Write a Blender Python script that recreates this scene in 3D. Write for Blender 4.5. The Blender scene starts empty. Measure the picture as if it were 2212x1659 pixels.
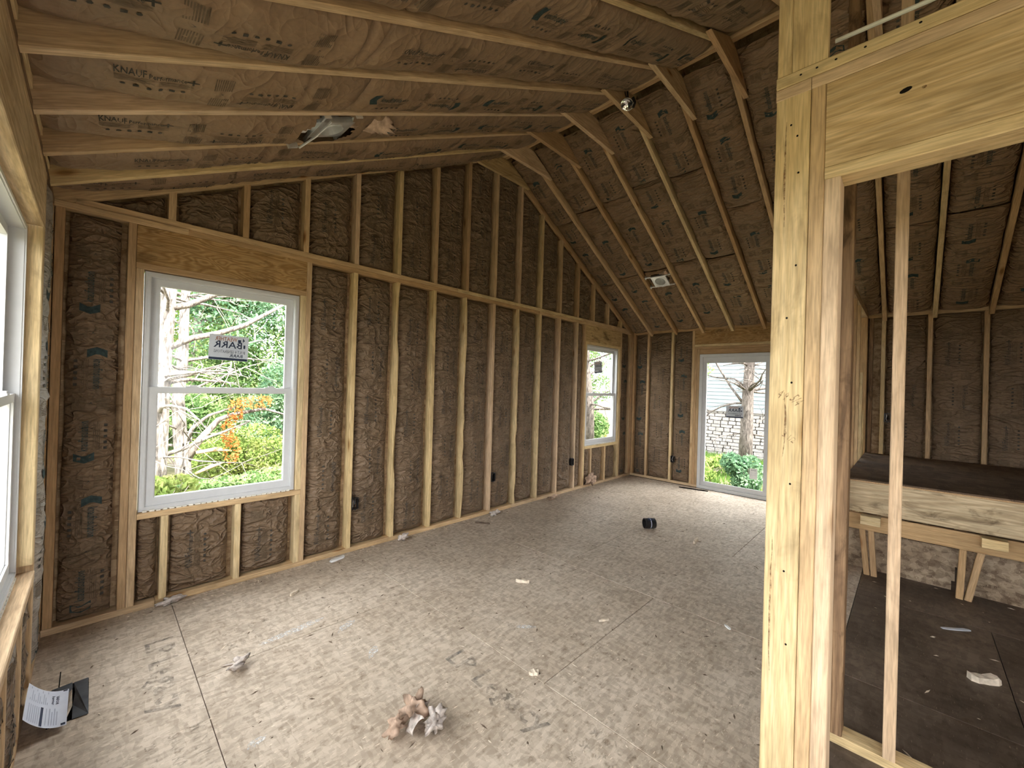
import bpy, math, random
import numpy as np
from mathutils import Vector, Matrix

random.seed(11)
RNG = np.random.default_rng(5)
SC = bpy.context.scene
COL = SC.collection

# ------------------------------------------------------------------ camera, sky, sun, exposure
cam = bpy.data.cameras.new('camera')
cam.sensor_fit = 'HORIZONTAL'; cam.sensor_width = 36.0; cam.lens = 882.81 / 2212 * 36.0
cam.clip_start = 0.02; cam.clip_end = 300
camo = bpy.data.objects.new('camera', cam); COL.objects.link(camo)
_r = Vector((0.69839529, -0.71511156, 0.02931681)); _u = Vector((-0.0230501, 0.01846696, 0.99956374)); _f = Vector((0.71534098, 0.69876636, 0.00358616))
camo.matrix_world = Matrix(((_r.x, _u.x, -_f.x, 0.75729), (_r.y, _u.y, -_f.y, -3.40992), (_r.z, _u.z, -_f.z, 1.46618), (0, 0, 0, 1)))
SC.camera = camo

world = bpy.data.worlds.new('sky'); SC.world = world; world.use_nodes = True
wn = world.node_tree.nodes; wl = world.node_tree.links
wbg = wn['Background']
wbg.inputs[0].default_value = (0.97, 0.98, 1.0, 1); wbg.inputs[1].default_value = 1.0

sun = bpy.data.lights.new('sun', 'SUN'); sun.energy = 2.3; sun.angle = math.radians(3); sun.color = (1.0, 0.95, 0.86)
suno = bpy.data.objects.new('sun', sun); COL.objects.link(suno); suno.location = (0, -6, 12)
suno.rotation_euler = (math.radians(38), math.radians(6), 0)      # shines towards +y and down: no patch enters the room

vs = SC.view_settings
vs.view_transform = 'Standard'; vs.look = 'None'; vs.gamma = 1.0; vs.use_curve_mapping = False
vs.exposure = 3.62
SC.cycles.max_bounces = 10; SC.cycles.diffuse_bounces = 7; SC.cycles.transparent_max_bounces = 16
SC.cycles.sample_clamp_indirect = 6.0
SC.cycles.use_denoising = True

# ------------------------------------------------------------------ materials
MATS = {}
def newmat(name):
    m = bpy.data.materials.new(name); m.use_nodes = True
    m.node_tree.nodes.clear(); MATS[name] = m
    return m, m.node_tree.nodes, m.node_tree.links
def N(ns, t, **kw):
    n = ns.new(t)
    for k, v in kw.items(): setattr(n, k, v)
    return n
def principled(ns, ls, rough=0.7, spec=0.25):
    o = N(ns, 'ShaderNodeOutputMaterial'); p = N(ns, 'ShaderNodeBsdfPrincipled')
    p.inputs['Roughness'].default_value = rough; p.inputs['Specular IOR Level'].default_value = spec
    ls.new(p.outputs[0], o.inputs[0]); return p
def ramp(ns, stops, interp='LINEAR'):
    r = N(ns, 'ShaderNodeValToRGB'); r.color_ramp.interpolation = interp
    while len(r.color_ramp.elements) < len(stops): r.color_ramp.elements.new(0.5)
    for e, (p, c) in zip(r.color_ramp.elements, stops):
        e.position = p; e.color = (c[0], c[1], c[2], 1) if not isinstance(c, (int, float)) else (c, c, c, 1)
    return r
def mixc(ns, ls, a, b, fac, mode='MIX'):
    n = N(ns, 'ShaderNodeMix', data_type='RGBA', blend_type=mode)
    for idx, v in ((0, fac), (6, a), (7, b)):
        if hasattr(v, 'is_linked') or hasattr(v, 'links'): ls.new(v, n.inputs[idx])
        elif isinstance(v, (int, float)): n.inputs[idx].default_value = v
        else: n.inputs[idx].default_value = (v[0], v[1], v[2], 1)
    return n.outputs[2]
def coords(ns, ls, scale=(1, 1, 1), kind='Object', rnd=True, rot=(0, 0, 0)):
    tc = N(ns, 'ShaderNodeTexCoord'); mp = N(ns, 'ShaderNodeMapping')
    mp.inputs['Scale'].default_value = scale; mp.inputs['Rotation'].default_value = rot
    if rnd:
        oi = N(ns, 'ShaderNodeObjectInfo'); mu = N(ns, 'ShaderNodeVectorMath', operation='SCALE')
        cb = N(ns, 'ShaderNodeCombineXYZ')
        ls.new(oi.outputs['Random'], cb.inputs[0]); ls.new(oi.outputs['Random'], cb.inputs[1]); ls.new(oi.outputs['Random'], cb.inputs[2])
        ls.new(cb.outputs[0], mu.inputs[0]); mu.inputs['Scale'].default_value = 37.0
        ad = N(ns, 'ShaderNodeVectorMath', operation='ADD'); ls.new(tc.outputs[kind], ad.inputs[0]); ls.new(mu.outputs[0], ad.inputs[1])
        ls.new(ad.outputs[0], mp.inputs[0])
    else:
        ls.new(tc.outputs[kind], mp.inputs[0])
    return mp.outputs[0]
def noise(ns, ls, vec, scale, detail=3, rough=0.55, dist=0.0):
    n = N(ns, 'ShaderNodeTexNoise'); n.inputs['Scale'].default_value = scale; n.inputs['Detail'].default_value = detail
    n.inputs['Roughness'].default_value = rough; n.inputs['Distortion'].default_value = dist
    ls.new(vec, n.inputs['Vector']); return n.outputs['Fac']
def bump(ns, ls, p, h, strength=0.3, dist=0.01):
    b = N(ns, 'ShaderNodeBump'); b.inputs['Strength'].default_value = strength; b.inputs['Distance'].default_value = dist
    ls.new(h, b.inputs['Height']); ls.new(b.outputs[0], p.inputs['Normal'])

def wood(name, light, dark, tint, knots=1.0, stain=0.0, grain=1.0):
    m, ns, ls = newmat(name); p = principled(ns, ls, 0.72, 0.2)
    v = coords(ns, ls, (0.55, 1, 1))
    broad = noise(ns, ls, v, 5.0, 3, 0.5, 0.6)
    v2 = coords(ns, ls, (0.30, 1, 1) if grain > 1.55 else (0.07, 1, 1))
    ringv = noise(ns, ls, v2, 9.0, 1.5, 0.45, 0.8 if grain > 1.55 else 0.15)
    mu = N(ns, 'ShaderNodeMath', operation='MULTIPLY'); ls.new(ringv, mu.inputs[0]); mu.inputs[1].default_value = 9.0 * grain
    fr = N(ns, 'ShaderNodeMath', operation='PINGPONG'); ls.new(mu.outputs[0], fr.inputs[0]); fr.inputs[1].default_value = 0.5
    v3 = coords(ns, ls, (0.06, 1, 1))
    fine = noise(ns, ls, v3, 170, 2, 0.6)
    rr = ramp(ns, [(0.08, dark), (0.62, light)]); ls.new(fr.outputs[0], rr.inputs[0])
    c = mixc(ns, ls, light, rr.outputs[0], 0.5 * grain if grain < 1.3 else 0.85)
    fr2 = ramp(ns, [(0.3, 0.66), (0.7, 1.16)]); ls.new(fine, fr2.inputs[0])
    c = mixc(ns, ls, c, fr2.outputs[0], 0.8, 'MULTIPLY')
    br = ramp(ns, [(0.3, 0.82), (0.7, 1.1)]); ls.new(broad, br.inputs[0])
    c = mixc(ns, ls, c, br.outputs[0], 0.8, 'MULTIPLY')
    oi = N(ns, 'ShaderNodeObjectInfo'); tr = ramp(ns, [(0.0, (1, 1, 1)), (0.45, tint), (1.0, (1.06, 1.02, 0.92))]); ls.new(oi.outputs['Random'], tr.inputs[0])
    c = mixc(ns, ls, c, tr.outputs[0], 1.0, 'MULTIPLY')
    if knots > 0:
        v4 = coords(ns, ls, (1.9, 6.5, 6.5)); vo = N(ns, 'ShaderNodeTexVoronoi'); vo.inputs['Scale'].default_value = 1.0; ls.new(v4, vo.inputs['Vector'])
        kr = ramp(ns, [(0.0, (0.30, 0.20, 0.13)), (0.055, (0.40, 0.27, 0.17)), (0.085, (0.72, 0.6, 0.48)), (0.14, (1, 1, 1))]); ls.new(vo.outputs['Distance'], kr.inputs[0])
        c = mixc(ns, ls, c, kr.outputs[0], knots, 'MULTIPLY')
    if stain > 0:
        v5 = coords(ns, ls, (0.5, 1, 1)); sn = noise(ns, ls, v5, 9, 4, 0.65, 0.8)
        sr = ramp(ns, [(0.52, (1, 1, 1)), (0.68, (0.3, 0.27, 0.24))]); ls.new(sn, sr.inputs[0])
        c = mixc(ns, ls, c, sr.outputs[0], stain, 'MULTIPLY')
    ls.new(c, p.inputs['Base Color']); bump(ns, ls, p, fine, 0.25, 0.002)
    return m
PINE = wood('pine', (0.63, 0.465, 0.29), (0.46, 0.315, 0.175), (0.93, 0.89, 0.85), 1.0, 0.2, 1.1)
PINE_Y = wood('pine_yellow', (0.72, 0.57, 0.34), (0.52, 0.37, 0.185), (0.97, 0.95, 0.92), 0.9, 0.30, 1.1)
PINE_P = wood('pine_pink', (0.66, 0.505, 0.345), (0.49, 0.35, 0.22), (1.0, 0.95, 0.92), 0.8, 0.2, 1.1)
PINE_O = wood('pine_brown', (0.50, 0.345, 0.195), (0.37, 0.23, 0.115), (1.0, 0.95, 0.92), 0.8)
SYP = wood('yellow_pine_grain', (0.52, 0.34, 0.155), (0.29, 0.16, 0.06), (1, 1, 1), 0.5, 0.5, 1.6)
HDR = wood('header_pine', (0.68, 0.53, 0.35), (0.46, 0.33, 0.185), (1, 1, 1), 0.15, 0.25, 1.5)
STAINED = wood('stained_pine', (0.54, 0.39, 0.20), (0.36, 0.23, 0.10), (1, 1, 1), 0.5, 0.95, 1.2)
WEATHER = wood('weathered_beam', (0.60, 0.49, 0.34), (0.40, 0.30, 0.19), (1, 1, 1), 0.2, 0.85, 1.4)
BARK = wood('bark_edge_pine', (0.30, 0.185, 0.10), (0.10, 0.055, 0.03), (1, 1, 1), 0.3, 0.9, 1.2)

def kraft_mat(name, base, var, st=0.5, wear_highlight=0.35, sx=(0.8, 0.5, 1.2)):
    m, ns, ls = newmat(name); p = principled(ns, ls, 0.55, 0.32)
    v = coords(ns, ls, (1, 1, 1)); a = noise(ns, ls, v, 3.2, 4, 0.6); b = noise(ns, ls, v, 60, 3, 0.6)
    r = ramp(ns, [(0.3, tuple(x * (1 - var) for x in base)), (0.7, tuple(x * (1 + var) for x in base))]); ls.new(a, r.inputs[0])
    r2 = ramp(ns, [(0.3, 0.90), (0.7, 1.08)]); ls.new(b, r2.inputs[0])
    c = mixc(ns, ls, r.outputs[0], r2.outputs[0], 1.0, 'MULTIPLY')
    hs = None; pk = None; vw = coords(ns, ls, sx)
    for sc, dist, pw, wt in ((8.0, 0.8, 7.0, 1.0), (17.0, 0.6, 7.0, 0.62), (36.0, 0.4, 5.0, 0.25)):
        n = noise(ns, ls, vw, sc, 1.0, 0.45, dist)
        m1 = N(ns, 'ShaderNodeMath', operation='MULTIPLY_ADD'); m1.inputs[1].default_value = 2.0; m1.inputs[2].default_value = -1.0; ls.new(n, m1.inputs[0])
        ab = N(ns, 'ShaderNodeMath', operation='ABSOLUTE'); ls.new(m1.outputs[0], ab.inputs[0])
        iv = N(ns, 'ShaderNodeMath', operation='SUBTRACT'); iv.inputs[0].default_value = 1.0; ls.new(ab.outputs[0], iv.inputs[1])
        po = N(ns, 'ShaderNodeMath', operation='POWER'); po.inputs[1].default_value = pw; ls.new(iv.outputs[0], po.inputs[0])
        ws = N(ns, 'ShaderNodeMath', operation='MULTIPLY'); ws.inputs[1].default_value = wt; ls.new(po.outputs[0], ws.inputs[0])
        if hs is None: hs = ws.outputs[0]; pk = po.outputs[0]
        else:
            ad = N(ns, 'ShaderNodeMath', operation='ADD'); ls.new(hs, ad.inputs[0]); ls.new(ws.outputs[0], ad.inputs[1]); hs = ad.outputs[0]
    wr = ramp(ns, [(0.88, 0.0), (0.98, wear_highlight)]); ls.new(pk, wr.inputs[0])                     # sharpest creases paled, as rubbed paper and as painted highlights for relief
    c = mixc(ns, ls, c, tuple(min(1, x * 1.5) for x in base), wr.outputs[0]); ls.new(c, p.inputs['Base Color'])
    bump(ns, ls, p, hs, st, 0.017 if st > 0.8 else 0.014)
    return m
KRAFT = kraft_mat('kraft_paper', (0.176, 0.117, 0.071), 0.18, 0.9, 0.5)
KRAFT_S = kraft_mat('kraft_smooth_lit', (0.232, 0.151, 0.090), 0.16, 0.45, 0.2, (0.6, 0.35, 0.6))  # base raised above the wall kraft, painting the left slope better lit
KRAFT_R = kraft_mat('kraft_rippled_lit', (0.238, 0.154, 0.090), 0.16, 1.0, 0.6, (1.1, 0.32, 1.1))  # paler than the wall kraft: right slope's brightness is put into the colour
FILM = kraft_mat('grey_film', (0.27, 0.235, 0.20), 0.3)

def plain(name, col, rough=0.6, spec=0.3, metal=0.0, var=0.0, scale=20):
    m, ns, ls = newmat(name); p = principled(ns, ls, rough, spec); p.inputs['Metallic'].default_value = metal
    v = coords(ns, ls); n = noise(ns, ls, v, scale, 3)
    r = ramp(ns, [(0.3, tuple(x * (1 - var) for x in col)), (0.7, tuple(min(1, x * (1 + var)) for x in col))]); ls.new(n, r.inputs[0])
    ls.new(r.outputs[0], p.inputs['Base Color']); return m
VINYL = plain('white_vinyl', (0.56, 0.565, 0.57), 0.4, 0.4, 0, 0.03)
INK = plain('dark_ink', (0.058, 0.052, 0.044), 0.7, 0.1, 0, 0.5, 60)
INK_T = plain('teal_ink', (0.034, 0.052, 0.052), 0.7, 0.1, 0, 0.4, 60)
INK_F = plain('faded_ink', (0.122, 0.088, 0.056), 0.7, 0.1, 0, 0.35, 40)
BLACK = plain('black_plastic', (0.012, 0.012, 0.013), 0.35, 0.5, 0, 0.2)
NAVY = plain('navy_print', (0.02, 0.03, 0.06), 0.5, 0.2, 0, 0.2)
RUST = plain('brown_print', (0.30, 0.13, 0.07), 0.5, 0.2, 0, 0.1)
SILVER = plain('sticker_silver', (0.52, 0.55, 0.60), 0.5, 0.3, 0, 0.10, 9)
PAPER = plain('leaflet_paper', (0.66, 0.70, 0.80), 0.6, 0.2, 0, 0.03)
PRINT = plain('leaflet_print', (0.05, 0.06, 0.10), 0.6, 0.1, 0, 0.1)
PRINTG = plain('leaflet_small_print', (0.42, 0.46, 0.56), 0.6, 0.1, 0, 0.1)
GALV = plain('galvanised_steel', (0.78, 0.79, 0.80), 0.38, 0.5, 0.75, 0.15, 14)
DUCT = plain('duct_steel', (0.15, 0.165, 0.18), 0.4, 0.5, 1.0, 0.3, 10)
CHROME = plain('chrome', (0.85, 0.86, 0.87), 0.08, 0.5, 1.0, 0.03)
DARK = plain('dark_void', (0.012, 0.010, 0.009), 0.9, 0.05, 0, 0.2)
PINK = plain('fibreglass_wool', (0.42, 0.30, 0.225), 0.95, 0.05, 0, 0.45, 22)
WOOL = plain('pale_wool', (0.50, 0.44, 0.40), 0.95, 0.05, 0, 0.4, 40)
CHIP = plain('pale_wood_chip', (0.62, 0.53, 0.42), 0.8, 0.1, 0, 0.25, 30)
CRUMB = plain('dark_crumb', (0.13, 0.095, 0.07), 0.9, 0.1, 0, 0.4, 30)
CABLE = plain('white_cable', (0.72, 0.72, 0.70), 0.4, 0.3, 0, 0.05)
ORANGE = plain('orange_plastic', (0.85, 0.32, 0.02), 0.5, 0.3, 0, 0.1)
FOAM = plain('foam_sealant', (0.72, 0.70, 0.63), 0.9, 0.1, 0, 0.15, 40)

def osb_mat(name, lightc, darkc, dirt, scale=1.0, rough=0.8):
    m, ns, ls = newmat(name); p = principled(ns, ls, rough, 0.2)
    outs = []
    for sc, rot in (((9, 30, 34), 0.25), ((30, 9, 30), 0.1), ((14, 30, 26), -0.9)):
        v = coords(ns, ls, tuple(x * scale for x in sc), 'Object', False, (0, 0, rot))
        vo = N(ns, 'ShaderNodeTexVoronoi'); vo.inputs['Scale'].default_value = 1.0; vo.inputs['Randomness'].default_value = 1.0; ls.new(v, vo.inputs['Vector'])
        sp = N(ns, 'ShaderNodeSeparateColor'); ls.new(vo.outputs['Color'], sp.inputs[0]); outs.append(sp.outputs[0])
    m1 = N(ns, 'ShaderNodeMath', operation='ADD'); ls.new(outs[0], m1.inputs[0]); ls.new(outs[1], m1.inputs[1])
    m2 = N(ns, 'ShaderNodeMath', operation='ADD'); ls.new(m1.outputs[0], m2.inputs[0]); ls.new(outs[2], m2.inputs[1])
    m3 = N(ns, 'ShaderNodeMath', operation='DIVIDE'); ls.new(m2.outputs[0], m3.inputs[0]); m3.inputs[1].default_value = 3.0
    r = ramp(ns, [(0.22, darkc), (0.78, lightc)]); ls.new(m3.outputs[0], r.inputs[0])
    v = coords(ns, ls, (1, 1, 1), 'Object', False)
    d = noise(ns, ls, v, 1.6, 5, 0.62); dr = ramp(ns, [(0.35, dirt), (0.62, (1, 1, 1))]); ls.new(d, dr.inputs[0])
    c = mixc(ns, ls, r.outputs[0], dr.outputs[0], 1.0, 'MULTIPLY')
    s = noise(ns, ls, v, 26, 4, 0.7); sr = ramp(ns, [(0.30, (0.62, 0.58, 0.54)), (0.43, (1, 1, 1))]); ls.new(s, sr.inputs[0])
    c = mixc(ns, ls, c, sr.outputs[0], 0.9, 'MULTIPLY')
    w = noise(ns, ls, coords(ns, ls, (26, 160, 90), 'Object', False, (0, 0, 0.55)), 1.0, 2); wr = ramp(ns, [(0.66, 0.0), (0.74, 1.0)]); ls.new(w, wr.inputs[0])
    c = mixc(ns, ls, c, tuple(min(1, x * 1.35) for x in lightc), wr.outputs[0])
    ls.new(c, p.inputs['Base Color']); bump(ns, ls, p, m3.outputs[0], 0.12, 0.002)
    return m
OSB_F = osb_mat('osb_subfloor', (0.62, 0.53, 0.43), (0.40, 0.33, 0.258), (0.82, 0.79, 0.76), 2.1, 0.6)
OSB = osb_mat('osb_sheathing', (0.46, 0.33, 0.20), (0.24, 0.15, 0.08), (0.7, 0.65, 0.6))
OSB_D = osb_mat('osb_dirty', (0.40, 0.31, 0.22), (0.17, 0.12, 0.08), (0.6, 0.55, 0.5))
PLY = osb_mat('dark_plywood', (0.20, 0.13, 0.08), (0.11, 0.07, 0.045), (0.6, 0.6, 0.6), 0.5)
PAN_D = osb_mat('dark_subfloor', (0.165, 0.125, 0.095), (0.105, 0.078, 0.058), (0.45, 0.43, 0.42), 1.4, 0.5)  # far darker strands and blotches than the main subfloor

def worn(name, col, lo, hi, scale=30):
    m, ns, ls = newmat(name); o = N(ns, 'ShaderNodeOutputMaterial'); t = N(ns, 'ShaderNodeBsdfTransparent'); d = N(ns, 'ShaderNodeBsdfDiffuse')
    d.inputs[0].default_value = (*col, 1); v = coords(ns, ls, (1, 1, 1), 'Object', False); n = noise(ns, ls, v, scale, 4, 0.65)
    r = ramp(ns, [(lo, 0.0), (hi, 0.85)]); ls.new(n, r.inputs[0]); mx = N(ns, 'ShaderNodeMixShader')
    ls.new(r.outputs[0], mx.inputs[0]); ls.new(t.outputs[0], mx.inputs[1]); ls.new(d.outputs[0], mx.inputs[2]); ls.new(mx.outputs[0], o.inputs[0]); return m
WORN = worn('worn_grey_print', (0.20, 0.19, 0.18), 0.36, 0.80, 18)
WORN2 = worn('worn_faint_print', (0.26, 0.235, 0.20), 0.42, 0.95, 24)
PENCIL = worn('pencil_mark', (0.26, 0.15, 0.08), 0.30, 0.65, 60)
SCUFF = worn('white_scuff', (0.75, 0.74, 0.72), 0.42, 0.62, 60)

def glass_mat():
    m, ns, ls = newmat('window_glass'); o = N(ns, 'ShaderNodeOutputMaterial'); t = N(ns, 'ShaderNodeBsdfTransparent'); g = N(ns, 'ShaderNodeBsdfGlossy')
    t.inputs[0].default_value = (0.95, 0.97, 0.96, 1); g.inputs['Roughness'].default_value = 0.02
    fz = N(ns, 'ShaderNodeFresnel'); fz.inputs[0].default_value = 1.35; mx = N(ns, 'ShaderNodeMixShader')
    ls.new(fz.outputs[0], mx.inputs[0]); ls.new(t.outputs[0], mx.inputs[1]); ls.new(g.outputs[0], mx.inputs[2]); ls.new(mx.outputs[0], o.inputs[0]); return m
GLASS = glass_mat()

def leaf_mat(name, c1, c2, c3):
    m, ns, ls = newmat(name); o = N(ns, 'ShaderNodeOutputMaterial'); d = N(ns, 'ShaderNodeBsdfDiffuse'); t = N(ns, 'ShaderNodeBsdfTranslucent'); mx = N(ns, 'ShaderNodeMixShader'); mx.inputs[0].default_value = 0.35
    v = coords(ns, ls, (1, 1, 1), 'Object', False); n = noise(ns, ls, v, 2.2, 5, 0.7); r = ramp(ns, [(0.33, c1), (0.5, c2), (0.68, c3)]); ls.new(n, r.inputs[0])
    ls.new(r.outputs[0], d.inputs[0]); ls.new(r.outputs[0], t.inputs[0]); ls.new(d.outputs[0], mx.inputs[1]); ls.new(t.outputs[0], mx.inputs[2]); ls.new(mx.outputs[0], o.inputs[0]); return m
LEAF = leaf_mat('leaf_green', (0.05, 0.10, 0.04), (0.15, 0.25, 0.09), (0.40, 0.48, 0.20))
LEAF_B = leaf_mat('leaf_bluegreen', (0.045, 0.10, 0.06), (0.14, 0.25, 0.14), (0.34, 0.46, 0.28))
LEAF_Y = leaf_mat('leaf_yellowgreen', (0.07, 0.12, 0.03), (0.19, 0.27, 0.07), (0.40, 0.42, 0.16))
LEAF_O = leaf_mat('leaf_dead_orange', (0.30, 0.10, 0.03), (0.46, 0.18, 0.05), (0.55, 0.30, 0.12))
GRASS = leaf_mat('grass', (0.05, 0.12, 0.02), (0.12, 0.22, 0.05), (0.22, 0.30, 0.08))
def bark_mat(name, c1, c2):
    m, ns, ls = newmat(name); p = principled(ns, ls, 0.9, 0.1)
    v = coords(ns, ls, (1, 1, 0.22)); n = noise(ns, ls, v, 34, 4, 0.6, 0.6); r = ramp(ns, [(0.36, c2), (0.6, c1)]); ls.new(n, r.inputs[0])
    n2 = noise(ns, ls, coords(ns, ls), 3.0, 3); r2 = ramp(ns, [(0.35, 0.75), (0.65, 1.15)]); ls.new(n2, r2.inputs[0])
    ls.new(mixc(ns, ls, r.outputs[0], r2.outputs[0], 1.0, 'MULTIPLY'), p.inputs['Base Color']); bump(ns, ls, p, n, 0.8, 0.03); return m
BARKG = bark_mat('cedar_bark', (0.17, 0.145, 0.13), (0.05, 0.042, 0.038))
BARKM = bark_mat('tree_bark', (0.30, 0.265, 0.24), (0.09, 0.078, 0.07))
TWIG = plain('dry_twig', (0.28, 0.24, 0.21), 0.85, 0.1, 0, 0.3, 8)
STONE = plain('pale_stone', (0.27, 0.25, 0.24), 0.9, 0.1, 0, 0.3, 5)
MORTAR = plain('mortar', (0.075, 0.065, 0.06), 0.95, 0.05, 0, 0.2)
SIDING = plain('pale_blue_siding', (0.19, 0.22, 0.235), 0.6, 0.2, 0, 0.08, 3)
SOIL = plain('ground_soil', (0.13, 0.12, 0.07), 0.95, 0.05, 0, 0.4, 3)

# ------------------------------------------------------------------ object helpers
def link(name, me, mat, parent=None, M=None):
    o = bpy.data.objects.new(name, me); COL.objects.link(o)
    if mat is not None:
        if me.materials: 
            if me.materials[0] != mat:
                o.material_slots[0].link = 'OBJECT'; o.material_slots[0].material = mat
        else: me.materials.append(mat)
    if M is not None: o.matrix_basis = M
    if parent is not None:
        o.parent = parent; o.matrix_parent_inverse = full(parent).inverted()
    return o
def full(o):
    if o.parent is None: return o.matrix_basis.copy()
    return full(o.parent) @ o.matrix_parent_inverse @ o.matrix_basis
def mesh(name, verts, faces, smooth=False):
    me = bpy.data.meshes.new(name); me.from_pydata([tuple(v) for v in verts], [], [tuple(f) for f in faces]); me.update()
    if smooth: me.polygons.foreach_set('use_smooth', [True] * len(me.polygons))
    return me
def npmesh(name, V, F, smooth=False):
    """V (n,3) float, F (m,k) int: fast mesh"""
    me = bpy.data.meshes.new(name); V = np.asarray(V, np.float32).reshape(-1, 3); F = np.asarray(F, np.int32); k = F.shape[1]
    me.vertices.add(len(V)); me.vertices.foreach_set('co', V.ravel())
    me.loops.add(F.size); me.loops.foreach_set('vertex_index', F.ravel())
    me.polygons.add(len(F)); me.polygons.foreach_set('loop_start', np.arange(0, F.size, k, dtype=np.int32))
    me.update(calc_edges=True); me.validate()
    if smooth: me.polygons.foreach_set('use_smooth', np.ones(len(me.polygons), bool))
    return me
def empty(name, loc, label=None, cat=None, group=None):
    o = bpy.data.objects.new(name, None); COL.objects.link(o); o.location = loc; o.empty_display_size = 0.1
    o.matrix_basis = Matrix.Translation(loc)
    if label: tag(o, label, cat, group)
    return o
def tag(o, label, cat, group=None, kind=None):
    o['label'] = label
    if cat: o['category'] = cat
    if group: o['group'] = group
    if kind: o['kind'] = kind
    return o
def struct(o, label):
    o['kind'] = 'structure'; o['label'] = label; return o

class MB:                                             # small mesh collector
    def __init__(s): s.v = []; s.f = []
    def add(s, v, f):
        b = len(s.v); s.v += [tuple(x) for x in v]; s.f += [tuple(i + b for i in q) for q in f]
    def box(s, x0, x1, y0, y1, z0, z1):
        s.add([(x0, y0, z0), (x1, y0, z0), (x1, y1, z0), (x0, y1, z0), (x0, y0, z1), (x1, y0, z1), (x1, y1, z1), (x0, y1, z1)],
              [(0, 3, 2, 1), (4, 5, 6, 7), (0, 1, 5, 4), (1, 2, 6, 5), (2, 3, 7, 6), (3, 0, 4, 7)])
    def ring(s, x0, x1, z0, z1, tl, tr, tb, tt, y0, y1):
        o = [(x0, z0), (x1, z0), (x1, z1), (x0, z1)]; i = [(x0 + tl, z0 + tb), (x1 - tr, z0 + tb), (x1 - tr, z1 - tt), (x0 + tl, z1 - tt)]
        v = [(a, y0, b) for a, b in o] + [(a, y0, b) for a, b in i] + [(a, y1, b) for a, b in o] + [(a, y1, b) for a, b in i]
        f = []
        for k in range(4):
            n = (k + 1) % 4
            f += [(k, n, 4 + n, 4 + k), (8 + n, 8 + k, 12 + k, 12 + n), (k + 8, n + 8, n, k), (4 + k, 4 + n, 12 + n, 12 + k)]
        s.add(v, f)
    def tube(s, pts, rad, n=6, cap=True):
        pts = [Vector(p) for p in pts]
        if isinstance(rad, (int, float)): rad = [rad] * len(pts)
        b = len(s.v); prev = None
        for i, p in enumerate(pts):
            d = (pts[min(i + 1, len(pts) - 1)] - pts[max(i - 1, 0)]).normalized()
            a = prev if prev is not None else (Vector((0, 0, 1)) if abs(d.z) < 0.9 else Vector((1, 0, 0)))
            x = d.cross(a).cross(d).normalized(); prev = x; y = d.cross(x)
            for k in range(n):
                t = 2 * math.pi * k / n; s.v.append(tuple(p + (x * math.cos(t) + y * math.sin(t)) * rad[i]))
        for i in range(len(pts) - 1):
            for k in range(n):
                k2 = (k + 1) % n; s.f.append((b + i * n + k, b + i * n + k2, b + (i + 1) * n + k2, b + (i + 1) * n + k))
        if cap: s.f.append(tuple(b + k for k in reversed(range(n)))); s.f.append(tuple(b + (len(pts) - 1) * n + k for k in range(n)))
    def lathe(s, prof, c=(0, 0, 0), n=20):
        b = len(s.v)
        for r, z in prof:
            for k in range(n):
                t = 2 * math.pi * k / n; s.v.append((c[0] + r * math.cos(t), c[1] + r * math.sin(t), c[2] + z))
        for i in range(len(prof) - 1):
            for k in range(n):
                k2 = (k + 1) % n; s.f.append((b + i * n + k, b + i * n + k2, b + (i + 1) * n + k2, b + (i + 1) * n + k))
    def obj(s, name, mat, parent=None, M=None, smooth=False):
        return link(name, mesh(name, s.v, s.f, smooth), mat, parent, M)

_LM = {}
def lumber_mesh(L, h, t, rough=0, seed=0):
    key = (round(L, 4), round(h, 4), round(t, 4), rough, seed)
    if key in _LM: return _LM[key]
    n = 2 if not rough else max(4, int(L / 0.12))
    r = random.Random(seed + 3); c = min(0.003, t * 0.12)
    V = []; F = []
    off = [0.0] * n; big = [c] * n
    if rough:
        q = [r.random() for _ in range(n + 3)]
        for i in range(n):
            g = max(0, (q[i] + q[i + 1] + q[i + 2]) / 3 - 0.44) * 5
            big[i] = c + min(rough, g * rough)
    for i in range(n):
        x = -L / 2 + L * i / (n - 1); a, b = h / 2, t / 2; e = big[i]
        V += [(x, -a + c, -b), (x, a - e, -b), (x, a, -b + e), (x, a, b - c), (x, a - c, b), (x, -a + c, b), (x, -a, b - c), (x, -a, -b + c)]
    for i in range(n - 1):
        for k in range(8):
            k2 = (k + 1) % 8; F.append((i * 8 + k, i * 8 + k2, i * 8 + 8 + k2, i * 8 + 8 + k)[::-1])
    F.append(tuple(range(8))); F.append(tuple(reversed([(n - 1) * 8 + k for k in range(8)])))
    me = mesh('lumber', V, F); _LM[key] = me; return me
def board(name, a, b, h, t, up, mat, parent, rough=0, seed=0):
    """a->b centre line; h along 'up', t along the third axis"""
    a = Vector(a); b = Vector(b); ex = (b - a); L = ex.length; ex.normalize(); up = Vector(up)
    ey = (up - ex * up.dot(ex)).normalized(); ez = ex.cross(ey); c = (a + b) / 2
    M = Matrix(((ex.x, ey.x, ez.x, c.x), (ex.y, ey.y, ez.y, c.y), (ex.z, ey.z, ez.z, c.z), (0, 0, 0, 1)))
    return link(name, lumber_mesh(L, h, t, rough, seed), mat, parent, M)
def lum(name, x0, x1, y0, y1, z0, z1, mat, parent, rough=0, seed=0):
    d = [x1 - x0, y1 - y0, z1 - z0]; k = d.index(max(d)); c = [(x0 + x1) / 2, (y0 + y1) / 2, (z0 + z1) / 2]
    a = list(c); b = list(c); a[k] -= d[k] / 2; b[k] += d[k] / 2
    k2 = (k + 1) % 3; up = [0, 0, 0]; up[k2] = 1; k3 = (k + 2) % 3
    return board(name, a, b, d[k2], d[k3], up, mat, parent, rough, seed)
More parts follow.
